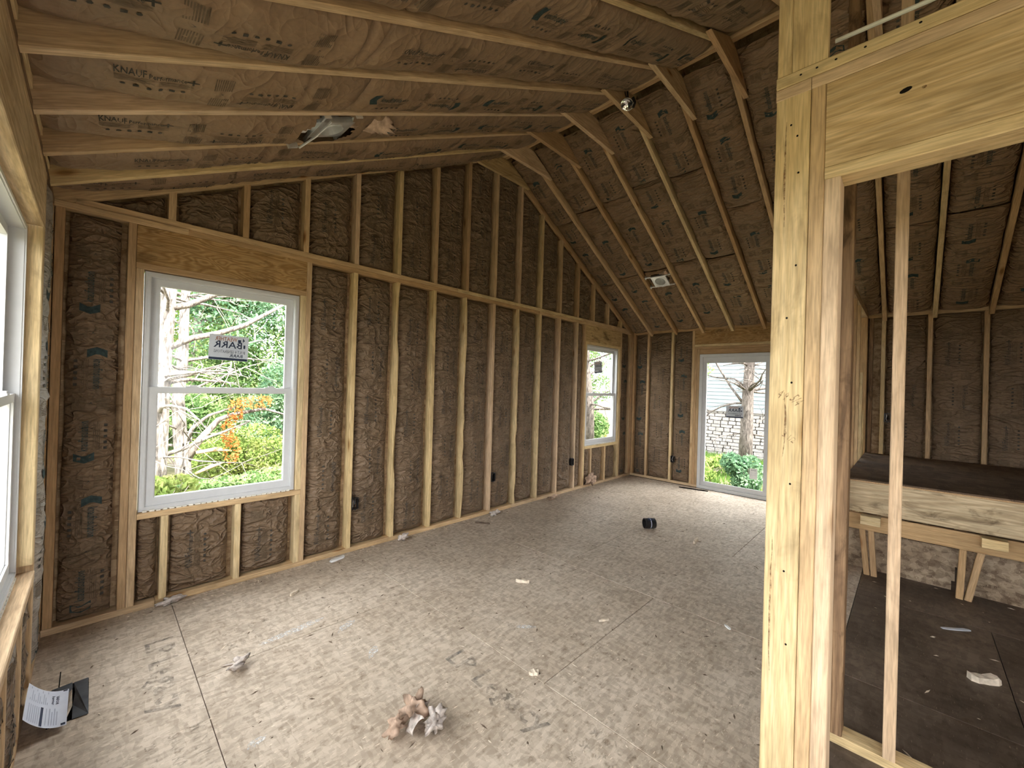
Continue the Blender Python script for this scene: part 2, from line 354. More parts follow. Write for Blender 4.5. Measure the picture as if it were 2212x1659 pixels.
def pick():
    return random.choice([PINE, PINE, PINE, PINE_Y, PINE_P])

# ------------------------------------------------------------------ noise for cloth-like surfaces
_T = RNG.random((512, 512)).astype(np.float32)
def vn(x, y):
    xi = np.floor(x).astype(int); yi = np.floor(y).astype(int); fx = x - xi; fy = y - yi
    fx = fx * fx * (3 - 2 * fx); fy = fy * fy * (3 - 2 * fy); a = _T[xi % 512, yi % 512]; b = _T[(xi + 1) % 512, yi % 512]; c = _T[xi % 512, (yi + 1) % 512]; d = _T[(xi + 1) % 512, (yi + 1) % 512]
    return (a * (1 - fx) + b * fx) * (1 - fy) + (c * (1 - fx) + d * fx) * fy
def ridge(x, y): 
    n = 1 - np.abs(2 * vn(x, y) - 1); return n ** 5
def crumple(s, t, sd, amp, long=1.0):
    s = s + sd * 13.7; t = t + sd * 7.3
    wx = s * 5 + 0.9 * vn(s * 4 + 9, t * 4); wy = t * 5 + 0.9 * vn(s * 4, t * 4 + 5)
    h = 0.9 * (vn(s * 2.2, t * 3) - 0.5)
    h = h + 0.55 * ridge(wx * 1.7 * long, wy * 0.8) + 0.45 * ridge(wx * 0.75 + wy * 0.5 + 3, wy * 1.1 - wx * 0.6 + 8)
    h = h + 0.35 * ridge(wx * 3.3 * long + wy, wy * 1.6 + 21) + 0.22 * ridge(wx * 5.2 * long - wy * 1.3, wy * 3.1 + 40)
    return amp * h

# ------------------------------------------------------------------ flat print (2-D meshes)
_TX = {}
def text2d(s, bold=False):
    key = (s, bold)
    if key in _TX: return _TX[key]
    cu = bpy.data.curves.new('txt', 'FONT'); cu.body = s; cu.size = 1; cu.resolution_u = 1; cu.fill_mode = 'FRONT'
    if bold: cu.offset = 0.012
    ob = bpy.data.objects.new('txt', cu); COL.objects.link(ob); dg = bpy.context.evaluated_depsgraph_get(); me = ob.evaluated_get(dg).to_mesh()
    V = np.array([v.co[:2] for v in me.vertices], np.float32); me.calc_loop_triangles(); F = np.array([t.vertices[:] for t in me.loop_triangles], np.int32)
    ob.evaluated_get(dg).to_mesh_clear(); bpy.data.objects.remove(ob); bpy.data.curves.remove(cu)
    V[:, 0] -= V[:, 0].min(); w = V[:, 0].max(); V = V / w
    _TX[key] = (V, F); return _TX[key]
def rect2d(x0, x1, y0, y1, n=4):
    xs = np.linspace(x0, x1, n + 1); V = np.array([(x, y) for x in xs for y in (y0, y1)], np.float32)
    F = []
    for i in range(n): a = 2 * i; F += [(a, a + 2, a + 3), (a, a + 3, a + 1)]
    return V, np.array(F, np.int32)
def poly2d(p):
    return np.array(p, np.float32), np.array([(0, i, i + 1) for i in range(1, len(p) - 1)], np.int32)
class P2:
    def __init__(s): s.V = []; s.F = []; s.n = 0
    def add(s, VF, sx=1, sy=None, ox=0, oy=0):
        V, F = VF; sy = sx if sy is None else sy
        s.V.append(V * np.array([sx, sy], np.float32) + np.array([ox, oy], np.float32)); s.F.append(F + s.n); s.n += len(V)
    def get(s): return (np.concatenate(s.V), np.concatenate(s.F)) if s.V else None
_UN = {}
def unit_a(simple=False):
    """brand line, fine print and a row of round marks; 0.24 long, origin at centre"""
    k = ('a', simple)
    if k in _UN: return _UN[k]
    d = P2()
    d.add(text2d('KNAUF', True), 0.088, 0.175, -0.12, 0.026); d.add(text2d('Performance', True), 0.115, 0.20, -0.026, 0.026)
    d.add(rect2d(0.088, 0.128, 0.036, 0.042, 2)); d.add(rect2d(0.105, 0.112, 0.022, 0.056, 1))
    f = P2()
    for i in range(4 if simple else 6):
        y = 0.014 - i * (0.009 if simple else 0.006)
        f.add(rect2d(-0.12, -0.01 - 0.012 * (i % 3), y, y + 0.0028, 4)); f.add(rect2d(0.005, 0.112 - 0.014 * (i % 2), y, y + 0.0028, 4))
    ic = P2()
    for i in range(6):
        x = -0.095 + i * 0.036; r = 0.0085
        if i % 3 == 1: ic.add(poly2d([(x - r, -0.049), (x + r, -0.049), (x + r, -0.034), (x - r, -0.034)]))
        else: ic.add(poly2d([(x + r * math.cos(q * 1.0472), -0.0415 + r * math.sin(q * 1.0472)) for q in range(6)]))
    _UN[k] = (d.get(), f.get(), ic.get()); return _UN[k]
def unit_b():
    """arrow-headed hexagon mark with a heavy word line and a row of marks"""
    k = 'b'
    if k in _UN: return _UN[k]
    d = P2()
    d.add(poly2d([(-0.135, 0.0), (-0.118, 0.045), (-0.075, 0.045), (-0.092, 0.012)])); d.add(poly2d([(-0.135, 0.0), (-0.092, -0.004), (-0.072, -0.040), (-0.118, -0.040)])); d.add(poly2d([(-0.135, 0.0), (-0.092, 0.012), (-0.092, -0.004)]))
    d.add(text2d('knaufinsulation', True), 0.175, 0.34, -0.064, -0.012)
    f = P2()
    for i in range(4):
        y = -0.036 - i * 0.008; f.add(rect2d(-0.06, 0.11 - 0.02 * (i % 2), y, y + 0.003, 4))
    ic = P2()
    for i in range(5): x = -0.05 + i * 0.034; ic.add(poly2d([(x - 0.008, -0.092), (x + 0.008, -0.092), (x + 0.008, -0.077), (x - 0.008, -0.077)]))
    _UN[k] = (d.get(), f.get(), ic.get()); return _UN[k]
def unit_c():
    """two dark columns of fine print with an arrow head between"""
    k = 'c'
    if k in _UN: return _UN[k]
    f = P2()
    for i in range(9):
        x = -0.034 + i * 0.0078; f.add(rect2d(x, x + 0.0042, -0.105, -0.03, 1)); f.add(rect2d(x, x + 0.0042, 0.03, 0.105, 1))
    d = P2(); d.add(poly2d([(-0.010, 0.011), (0.008, 0.0), (0.003, 0.0)])); d.add(poly2d([(-0.010, -0.011), (0.003, 0.0), (0.008, 0.0)]))
    _UN[k] = (d.get(), f.get(), None); return _UN[k]

def batt(parent, O, S, Nn, W, top, s0=0.0, sd=0, amp=0.008, puff=0.03, rec=0.035, base=0.0, style='a', res=0.022, folds=(), mat=None, sag=0.0, prints=True, phase=0.0, holes=(), lift=0.0, lift_len=0.5):
    """insulation batt: O origin at the bay's lower centre line, S along, T across, Nn towards the room.
       top: length, or a function of t giving the length there; folds: (s, depth) creases"""
    O = np.array(O, float); S = np.array(S, float); Nn = np.array(Nn, float); T = np.cross(Nn, S)
    topf = top if callable(top) else (lambda t: np.full_like(np.asarray(t, float), top))
    w2 = W / 2; tt = np.linspace(-w2, w2, 41); Lm = float(topf(tt).max())
    ns = max(6, int(Lm / res)); nt = max(8, int(W / res))
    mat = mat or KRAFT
    def hfun(s, t):
        a = np.clip(np.abs(t) / w2, 0, 1); lim = topf(t)
        e = np.clip(np.minimum(s - s0, lim - s) / 0.06, 0, 1); e = e * (2 - e)
        h = base - rec + puff * (1 - a ** 3.5) * (0.3 + 0.7 * e)
        h = h + crumple(s, t, sd, amp, 1.0) * (0.3 + 0.7 * e) * (1 - 0.5 * a ** 6)
        if sag: h = h + sag * (vn(s * 1.1 + sd, t * 0 + sd * 3.1) - 0.5) + sag * 0.6 * (vn(s * 0.6 + sd * 5, t * 2 + sd) - 0.5)
        if lift: h = h - lift * np.clip(1 - s / lift_len, 0, 1) ** 1.6
        for (fs, fd) in folds:
            q = np.abs(s - fs - 0.05 * (vn(t * 6 + sd, s * 0 + fs) - 0.5) - 0.10 * t); h = h - fd * np.exp(-(q / 0.014) ** 2) + 0.4 * fd * np.exp(-((q - 0.035) / 0.03) ** 2)
        return h
    fr = np.linspace(0, 1, ns + 1); ta = np.sin(np.linspace(-math.pi / 2, math.pi / 2, nt + 1)) * 0.35 + np.linspace(-1, 1, nt + 1) * 0.65
    cols = np.concatenate([[-1.0], ta, [1.0]])
    A, Fq = np.meshgrid(cols, fr); tv = A * w2; lim = topf(tv); sv = s0 + Fq * (lim - s0)
    tw = tv * (1 - 0.07 * vn(sv * 6 + sd, np.sign(tv) * 3 + sd * 2.0 + 10))
    h = hfun(sv, tv); h[:, 0] -= 0.07; h[:, -1] -= 0.07
    V = O + sv[..., None] * S + tw[..., None] * T + h[..., None] * Nn
    nc = len(cols); idx = np.arange((ns + 1) * nc).reshape(ns + 1, nc)
    F = np.stack([idx[:-1, :-1], idx[:-1, 1:], idx[1:, 1:], idx[1:, :-1]], -1).reshape(-1, 4)
    F = F[:, ::-1]
    if holes:
        fc = ((sv[:-1, :-1] + sv[1:, 1:]) / 2).ravel(), ((tv[:-1, :-1] + tv[1:, 1:]) / 2).ravel(); keep = np.ones(len(F), bool)
        for (hs, ht, hr) in holes: keep &= ((fc[0] - hs) ** 2 + (fc[1] - ht) ** 2) > hr * hr * (0.75 + 0.5 * vn(fc[0] * 30, fc[1] * 30))
        F = F[keep]
    M = Matrix.Translation(Vector(O)); bo = link('insulation_batt', npmesh('insulation_batt', V - O, F, True), mat, parent, M)
    if prints and W > 0.15:
        D = {0: P2(), 1: P2(), 2: P2()}; s = s0 + 0.16 + phase; k = 0
        smax = float(topf(np.array([0.0]))[0])
        while s < smax - 0.13:
            fl = 1 if k % 2 == 0 else -1; jit = 0.02 * (random.random() - 0.5)
            u = unit_b() if style == 'b' else unit_a(res > 0.02)
            for q in range(3):
                if u[q] is not None:
                    v = u[q][0] * fl; D[q].add((v, u[q][1]), 1, 1, s, 0.02 * fl + jit)
            s2 = s + 0.215
            if s2 < smax - 0.06:
                uc = unit_c()
                for q in range(2): D[q].add(uc[q], 1, min(1, W / 0.3), s2, 0)
            s += 0.43 + (0.03 if k % 2 else -0.02); k += 1
        for q, m in ((0, INK_T if style == 'b' else INK), (1, INK_F), (2, INK)):
            g = D[q].get()
            if g is None: continue
            V2, F2 = g; ok = np.abs(V2[:, 1]) < w2 * 0.93; F2 = F2[ok[F2].all(1)]
            for (hs, ht, hr) in holes:
                far = ((V2[:, 0] - hs) ** 2 + (V2[:, 1] - ht) ** 2) > (hr * 1.25) ** 2; F2 = F2[far[F2].all(1)]
            if len(F2) == 0: continue
            used = np.unique(F2); rm = -np.ones(len(V2), int); rm[used] = np.arange(len(used)); V2 = V2[used]; F2 = rm[F2]
            hh = hfun(V2[:, 0], V2[:, 1]) + 0.0022
            PV = V2[:, :1] * S + V2[:, 1:] * T + hh[:, None] * Nn
            link(('brand_print', 'fine_print', 'mark_print')[q], npmesh('print', PV, F2), m, bo, M)
    return bo

# ================================================================== the setting
H = 2.388; TOP = 2.464; XL = 0.584; XR = 7.19; TH = 0.089; YB = -6.6
SL = 0.4904; SR = 0.5398; XRID = 3.996
def zl(x): return 2.393 + SL * (x - 0.584)
def zr(x): return 2.394 + SR * (7.094 - x)
def zroof(x): return min(zl(x), zr(x))
RY = [0.0] + [0.0568 - k * 0.4064 for k in range(1, 14)]       # room-side faces of the rafters

# ---- floor: slab with separate sheathing panels
m = MB(); m.box(XL - 0.1, XR + 0.1, YB - 0.1, 0.1, -0.30, -0.02)
floor = struct(m.obj('floor', DARK), 'oriented strand board subfloor strewn with debris')
def panel(x0, x1, y0, y1, mat=OSB_F):
    g = 0.0032; x0 = max(x0, XL - 0.09); x1 = min(x1, XR + 0.09); y0 = max(y0, YB); y1 = min(y1, 0.09)
    q = MB(); c = ((x0 + x1) / 2, (y0 + y1) / 2, -0.01); b = 0.0016
    X0, X1, Y0, Y1 = x0 + g / 2 - c[0], x1 - g / 2 - c[0], y0 + g / 2 - c[1], y1 - g / 2 - c[1]
    q.add([(X0, Y0, -.008), (X1, Y0, -.008), (X1, Y1, -.008), (X0, Y1, -.008), (X0, Y0, .01 - b), (X1, Y0, .01 - b), (X1, Y1, .01 - b), (X0, Y1, .01 - b),
           (X0 + b, Y0 + b, .01), (X1 - b, Y0 + b, .01), (X1 - b, Y1 - b, .01), (X0 + b, Y1 - b, .01)],
          [(0, 3, 2, 1), (0, 1, 5, 4), (1, 2, 6, 5), (2, 3, 7, 6), (3, 0, 4, 7), (4, 5, 9, 8), (5, 6, 10, 9), (6, 7, 11, 10), (7, 4, 8, 11), (8, 9, 10, 11)])
    return q.obj('floor_panel', mat, floor, Matrix.Translation(c))
DUCT_HOLE = (0.652, 0.775, -0.90, -0.605)
hx0, hx1, hy0, hy1 = DUCT_HOLE
q = MB(); X0, X1, Y0, Y1 = XL - 0.09, 1.14 - 0.002, -2.298, 0.09             # the panel with the duct cut-out
q.v = [(X0, Y0, 0), (X1, Y0, 0), (X1, Y1, 0), (X0, Y1, 0), (hx0, hy0, 0), (hx1, hy0, 0), (hx1, hy1, 0), (hx0, hy1, 0)]; q.v += [(x, y, -0.018) for x, y, z in q.v]
for k in range(4):
    n = (k + 1) % 4; q.f += [(k, n, 4 + n, 4 + k), (8 + n, 8 + k, 12 + k, 12 + n), (k + 8, n + 8, n, k), (4 + k, 4 + n, 12 + n, 12 + k)]
q.obj('floor_panel', OSB_F, floor)
panel(-0.08, 1.14, -4.74, -2.3); panel(-0.08, 1.14, -7, -4.74)
cx = 1.14; offs = [-0.95, -2.14, -1.36, -2.3, -0.9]
for i in range(5):
    x1 = cx + 1.205; j = offs[i]; ys = [0.09, j, j - 2.44, j - 4.88]
    for k in range(3):
        if x1 > 2.9 and ys[k + 1] < -3.1:                      # the other room has its own, darker boards
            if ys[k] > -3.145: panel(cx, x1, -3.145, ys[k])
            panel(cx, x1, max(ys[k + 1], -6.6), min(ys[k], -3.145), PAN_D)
        else: panel(cx, x1, ys[k + 1], ys[k])
    cx = x1

# ---- wall_back: the gable wall
def wroot(name, label):
    q = MB(); o = bpy.data.objects.new(name, None); COL.objects.link(o); q.root = struct(o, label); return q
m = wroot('wall_back', 'open stud gable wall filled with kraft faced insulation'); yo0, yo1 = TH + 0.001, TH + 0.014
W1 = (0.963, 1.872, 0.602, 2.120); W2 = (5.806, 6.725, 0.602, 2.110)
def wall_with_openings(m, u0, u1, z1f, ops, f):
    """sheathing split round openings: f(u0,u1,z0,z1) adds one panel"""
    g = f
    def f(a, b, c, d):
        g(a, b, c, d); q = MB(); q.v, q.f = m.v, m.f; q.obj('sheathing_panel', OSB, m.root); m.v, m.f = [], []
    us = sorted({u0, u1} | {o[0] for o in ops} | {o[1] for o in ops})
    for a, b in zip(us[:-1], us[1:]):
        mid = (a + b) / 2; o = [q for q in ops if q[0] < mid < q[1]]
        if o: f(a, b, -0.3, o[0][2]); f(a, b, o[0][3], z1f)
        else: f(a, b, -0.3, z1f)
wall_with_openings(m, XL - 0.1, XR + 0.1, 4.6, [W1, W2], lambda a, b, c, d: m.box(a, b, yo0, yo1, c, d))
wall_back = m.root
G = wall_back
def vstud(x0, z0=0.038, z1=H, par=None, mat=None, w=0.038, rough=0, seed=0, y0=0.0, y1=TH, name='stud'):
    return lum(name, x0, x0 + w, y0, y1, z0, z1, mat or pick(), par or G, rough, seed)
lum('bottom_plate', XL + 0.0, 1.06, -0.006, TH, 0, 0.038, PINE, G); lum('bottom_plate', 1.062, 4.30, 0, TH, 0, 0.038, PINE, G); lum('bottom_plate', 4.302, XR, 0, TH, 0, 0.038, PINE, G)
lum('top_plate', XL, 1.17, -0.012, TH, H, H + 0.037, PINE, G); lum('top_plate', 1.172, 4.72, 0, TH, H, H + 0.0375, PINE_O, G); lum('top_plate', 4.722, XR, 0, TH, H, H + 0.0375, PINE, G)
lum('top_plate', XL + 0.08, 3.4, 0, TH, H + 0.038, TOP, PINE, G); lum('top_plate', 3.402, 5.66, 0, TH, H + 0.038, TOP, PINE_Y, G); lum('top_plate', 5.662, XR - 0.06, 0, TH, H + 0.038, TOP, PINE, G)
vstud(0.587, mat=PINE_O); vstud(0.885, mat=PINE_O); vstud(0.9245, 0.038, 2.119, mat=PINE); vstud(1.9105, mat=PINE); vstud(1.8722, 0.605, 2.119, mat=PINE_Y); vstud(1.8722, 0.038, 0.565, mat=PINE_Y, name='cripple_stud')
vstud(0.9245, 0.038, 0.565, mat=PINE_Y, name='cripple_stud', y0=-0.001) if False else None
lum('header', 0.9245, 1.9095, 0, TH, 2.158, H, SYP, G); lum('header_plate', 0.9245, 1.9095, 0, TH, 2.120, 2.158, PINE_O, G)
lum('window_sill_plate', 0.9635, 1.9095, -0.002, TH, 0.565, 0.602, PINE, G)
for x in (1.078, 1.478): vstud(x, 0.038, 0.565, mat=PINE_Y, name='cripple_stud')
A0 = 2.287
for k in range(9): vstud(A0 + k * 0.4064, mat=(PINE_Y if k in (0, 1, 2) else pick()), rough=(0.022 if k in (1, 3, 5) else 0), seed=k)
vstud(5.73, mat=PINE_O); vstud(5.7685, 0.038, 2.109, mat=PINE_Y); vstud(6.773, mat=PINE); vstud(6.7255, 0.038, 2.109, mat=PINE_Y, w=0.047)
lum('header', 5.7685, 6.7725, 0, TH, 2.147, H, STAINED, G); lum('header_plate', 5.7685, 6.7725, 0, TH, 2.110, 2.147, PINE_Y, G)
lum('window_sill_plate', 5.8065, 6.725, -0.002, TH, 0.560, 0.602, PINE_Y, G)
for x in (5.963, 6.352): vstud(x, 0.038, 0.560, mat=PINE, name='cripple_stud')
vstud(7.11, mat=PINE_O); vstud(7.150, mat=PINE)
# gable studs over the plate, cut to the rafter line
def slant_stud(x0, par, mat, y0=0.0, y1=TH, z0=TOP, w=0.038, dz=0.0):
    x1 = x0 + w; a = zroof(x0) - dz; b = zroof(x1) - dz; cxx = (x0 + x1) / 2; cz = (z0 + a) / 2
    if min(a, b) - z0 < 0.03: return
    v = [(x0, y0, z0), (x1, y0, z0), (x1, y1, z0), (x0, y1, z0), (x0, y0, a), (x1, y0, b), (x1, y1, b), (x0, y1, a)]
    # local X runs along the length
    vv = [(p[2] - cz, p[0] - cxx, p[1] - (y0 + y1) / 2) for p in v]
    me = mesh('stud', vv, [(0, 3, 2, 1), (4, 5, 6, 7), (0, 1, 5, 4), (1, 2, 6, 5), (2, 3, 7, 6), (3, 0, 4, 7)])
    return link('stud', me, mat, par, Matrix(((0, 1, 0, cxx), (0, 0, 1, (y0 + y1) / 2), (1, 0, 0, cz), (0, 0, 0, 1))))
ups = [1.068, 1.474, 1.880] + [A0 + k * 0.4064 for k in range(12)]
for i, x in enumerate(ups): slant_stud(x, G, [PINE, PINE_O, PINE, PINE_P, PINE_Y][i % 5])
# batts of the gable wall
def wbatt(x0, x1, z0=0.045, z1=2.38, **kw):
    xm = (x0 + x1) / 2 - 0.007 * min(1, (x1 - x0) / 0.3); batt(G, (xm, 0.0, 0.0), (0, 0, 1), (0, -1, 0), (x1 - x0) - 0.040 * min(1, (x1 - x0) / 0.3), z1, s0=z0, **kw)
wbatt(0.627, 0.884, sd=1, style='b', rec=0.05, puff=0.03, amp=0.007, res=0.02)
for i, (a, b) in enumerate(((0.966, 1.076), (1.118, 1.476), (1.518, 1.870))): wbatt(a, b, 0.05, 0.555, sd=3 + i, phase=[0, 0.10, 0.03][i], rec=0.05, puff=0.035, amp=0.012, res=0.02)
xs = [1.9485] + [A0 + k * 0.4064 for k in range(9)]
for k in range(9):
    a = xs[0] if k == 0 else A0 + (k - 1) * 0.4064 + 0.038; b = A0 + k * 0.4064
    wbatt(a, b, sd=10 + k, phase=[0.05, 0.14, 0.0, 0.2, 0.1, 0.02, 0.17, 0.08, 0.22][k], rec=0.066, puff=0.056, amp=0.017, res=0.0125 if k < 4 else 0.016, folds=((0.3 + 0.13 * (k % 3), 0.010),))
wbatt(5.577, 5.729, sd=23, rec=0.05, puff=0.03, amp=0.01, prints=True, style='a')
for i, (a, b) in enumerate(((5.808, 5.962), (6.003, 6.351), (6.392, 6.724))): wbatt(a, b, 0.05, 0.55, sd=25 + i, rec=0.05, puff=0.045, amp=0.012, phase=0.06)
wbatt(6.812, 7.109, sd=29, style='b', rec=0.05, puff=0.03)
edges = [XL + 0.15] + ups + [6.95]
for i in range(len(ups) + 1):
    a = ups[i - 1] + 0.038 if i > 0 else 0.66; b = ups[i] if i < len(ups) else 7.0
    if b - a < 0.1: continue
    xm = (a + b) / 2; w = b - a - 0.024
    f = (lambda xm: (lambda t: np.maximum(0.03, np.minimum(2.393 + SL * (xm - t - 0.584), 2.394 + SR * (7.094 - xm + t)) - 0.012 - TOP)))(xm)
    batt(G, (xm, 0, TOP), (0, 0, 1), (0, -1, 0), w, f, s0=0.01, sd=40 + i, rec=0.066, puff=0.050, amp=0.020, res=0.016, phase=0.05 * (i % 4))

# ---- wall_right: the far wall with the patio door
m = wroot('wall_right', 'open stud wall with kraft faced insulation beside the patio door'); DO = (-2.95, -1.102, 0.0, 2.022)
wall_with_openings(m, YB, 0.1, 2.6, [DO], lambda a, b, c, d: m.box(XR + TH + 0.001, XR + TH + 0.014, a, b, c, d))
wall_right = m.root; FW = wall_right
def fstud(y1, z0=0.038, z1=H, mat=None, w=0.038, name='stud', rough=0, seed=0): return lum(name, XR, XR + TH, y1 - w, y1, z0, z1, mat or pick(), FW, rough, seed)
lum('bottom_plate', XR, XR + TH, -1.10, -0.001, 0, 0.038, PINE_P, FW); lum('bottom_plate', XR, XR + TH, YB, -2.953, 0, 0.038, PINE, FW)
lum('top_plate', XR, XR + TH, -3.2, -0.001, H, H + 0.0375, PINE_O, FW); lum('top_plate', XR + 0.001, XR + TH, YB, -3.202, H, H + 0.0375, PINE, FW); lum('top_plate', XR, XR + TH, YB, -0.001, H + 0.038, TOP, PINE, FW)
for y, mt in ((-0.002, PINE_O), (-0.253, PINE), (-0.658, PINE_Y), (-0.985, PINE)): fstud(y, mat=mt)
for y in (-1.0245, -1.0635): fstud(y, 0.038, 2.10, mat=PINE_O)
lum('header', XR, XR + TH, -3.03, -1.0245, 2.175, H, SYP, FW); lum('header_plate', XR, XR + TH, -3.03, -1.0245, 2.137, 2.174, PINE_Y, FW); lum('header_plate', XR + 0.004, XR + TH, -3.03, -1.0245, 2.100, 2.136, PINE_O, FW); lum('header_plate', XR, XR + TH, -2.952, -1.103, 2.024, 2.099, PINE_O, FW)
for y in (-2.953, -2.992): fstud(y, mat=PINE_O)
for i, y in enumerate((-3.042, -3.15, -3.531, -3.941, -4.347, -4.753, -5.16, -5.57, -5.97)): fstud(y, mat=[BARK, PINE_Y, PINE, PINE_O, PINE][i % 5], rough=0.03 if i == 0 else 0, seed=90 + i)
def fbatt(ya, yb, z0=0.045, z1=2.38, **kw):
    batt(FW, (XR, (ya + yb) / 2, 0), (0, 0, 1), (-1, 0, 0), abs(ya - yb) - 0.012, z1, s0=z0, **kw)
fbatt(-0.04, -0.252, sd=61, style='b', rec=0.045, puff=0.03); fbatt(-0.292, -0.657, sd=62, style='a', rec=0.04, puff=0.035, phase=0.2); fbatt(-0.697, -0.984, sd=63, style='b', rec=0.045, puff=0.03, phase=0.1)
for i, (a, b) in enumerate(((-3.19, -3.53), (-3.57, -3.94), (-3.98, -4.346), (-4.386, -4.752), (-4.79, -5.16), (-5.2, -5.57), (-5.61, -5.97), (-6.01, -6.55))): fbatt(a, b, sd=65 + i, rec=0.045, puff=0.03, amp=0.006, res=0.03)

# ---- wall_left: the window wall beside the camera
LW = (-2.70, -0.580, 0.552, 2.125); LW_ADDED = (-5.62, -3.30, 0.552, 2.125)  # second opening is added, out of view, to bring daylight to post and ceiling
m = wroot('wall_left', 'open stud wall with the large window beside the viewer'); wall_with_openings(m, YB, 0.1, 2.6, [LW, LW_ADDED], lambda a, b, c, d: m.box(XL - TH - 0.014, XL - TH - 0.001, a, b, c, d))
wall_left = m.root; LFT = wall_left
def lstud(y1, z0=0.038, z1=H, mat=None, w=0.038, name='stud', rough=0, seed=0): return lum(name, XL - TH, XL, y1 - w, y1, z0, z1, mat or pick(), LFT, rough, seed)
lum('bottom_plate', XL - TH, XL - 0.001, YB, -0.001, 0, 0.038, PINE, LFT)
lum('top_plate', XL - TH, XL, YB, -0.013, H, H + 0.0375, BARK, LFT, 0.02, 5); lum('top_plate', XL - TH, XL - 0.01, YB, -0.013, H + 0.038, TOP, BARK, LFT, 0.025, 8)
for y in (-0.001, -0.18): lstud(y, mat=PINE_O)
lstud(-0.502, mat=PINE); lstud(-0.5415, 0.592, 2.124, mat=PINE_Y)
lum('header', XL - TH, XL, -2.778, -0.541, 2.1255, 2.36, HDR, LFT); lum('header_plate', XL - TH, XL, -2.778, -0.541, 2.3605, 2.3875, PINE, LFT)
lum('window_sill_plate', XL - TH, XL + 0.004, -2.738, -0.541, 0.513, 0.552, PINE_P, LFT)
for y in (-0.545, -0.92, -1.33, -1.73, -2.14, -2.54): lstud(y, 0.038, 0.512, name='cripple_stud')
lstud(-2.701, 0.592, 2.124, mat=PINE_Y); lstud(-2.74)
for y in (-3.222, -3.261, -5.622, -5.661, -6.05): lstud(y)
for y in (-3.7, -4.1, -4.5, -4.9, -5.3): lstud(y, 0.038, 0.512, name='cripple_stud')
lum('header', XL - TH, XL, -5.62, -3.30, 2.1255, 2.3875, PINE, LFT); lum('window_sill_plate', XL - TH, XL, -5.62, -3.30, 0.513, 0.552, PINE, LFT)
def lbatt(ya, yb, z0=0.045, z1=2.38, **kw): batt(LFT, (XL, (ya + yb) / 2, 0), (0, 0, 1), (1, 0, 0), abs(ya - yb) - 0.012, z1, s0=z0, **kw)
lbatt(-0.04, -0.18, sd=80, rec=0.05, puff=0.03); lbatt(-0.22, -0.50, sd=81, rec=0.03, puff=0.035, amp=0.014, mat=FILM, style='b')
for i, (a, b) in enumerate(((-0.585, -0.92), (-0.96, -1.33), (-1.37, -1.73), (-1.77, -2.14), (-2.18, -2.54))): lbatt(a, b, 0.05, 0.505, sd=83 + i, rec=0.04, puff=0.035, amp=0.014)
for i, (a, b) in enumerate(((-2.78, -3.22), (-5.70, -6.05), (-6.09, -6.55))): lbatt(a, b, sd=100 + i, res=0.05, prints=False)
for i, (a, b) in enumerate(((-3.31, -3.70), (-3.74, -4.10), (-4.14, -4.50), (-4.54, -4.90), (-4.94, -5.30), (-5.34, -5.61))): lbatt(a, b, 0.05, 0.505, sd=110 + i, res=0.05, prints=False)

# ---- wall_front: behind the viewer, its unseen doorway added to let daylight in
m = wroot('wall_front', 'sheathed wall behind the viewer'); FO = [(0.95, 2.0, 0.0, 2.1)]
wall_with_openings(m, XL - 0.1, XR + 0.1, 4.6, FO, lambda a, b, c, d: m.box(a, b, YB - 0.10, YB, c, d))
wall_front = m.root

# ---- ceiling: roof deck with rafters, collar ties, ridge and batts
RD = 0.235
ceiling = bpy.data.objects.new('ceiling', None); COL.objects.link(ceiling); struct(ceiling, 'vaulted ceiling of open rafters with kraft faced insulation'); C = ceiling
for (xa, xb, fz) in ((XL - 0.55, XRID, zl), (XRID, XR + 0.55, zr)):
    m = MB(); za, zb = fz(xa) + RD * 1.14, fz(xb) + RD * 1.14
    m.add([(xa, YB - 0.4, za), (xb, YB - 0.4, zb), (xb, 0.5, zb), (xa, 0.5, za), (xa, YB - 0.4, za + 0.03), (xb, YB - 0.4, zb + 0.03), (xb, 0.5, zb + 0.03), (xa, 0.5, za + 0.03)],
          [(0, 3, 2, 1), (4, 5, 6, 7), (0, 1, 5, 4), (1, 2, 6, 5), (2, 3, 7, 6), (3, 0, 4, 7)]); m.obj('roof_deck', OSB, C)
tl = math.atan(SL); tr = math.atan(SR)
SLv = Vector((math.cos(tl), 0, math.sin(tl))); NLv = Vector((math.sin(tl), 0, -math.cos(tl)))
SRv = Vector((-math.cos(tr), 0, math.sin(tr))); NRv = Vector((-math.sin(tr), 0, -math.cos(tr)))
ridge_bottom = 4.062
for dx, mt in ((-0.040, PINE), (0.001, PINE_O)): lum('ridge_board', XRID + dx - 0.01, XRID + dx + 0.0285, YB, 0.05, ridge_bottom, ridge_bottom + 0.22, mt, C)
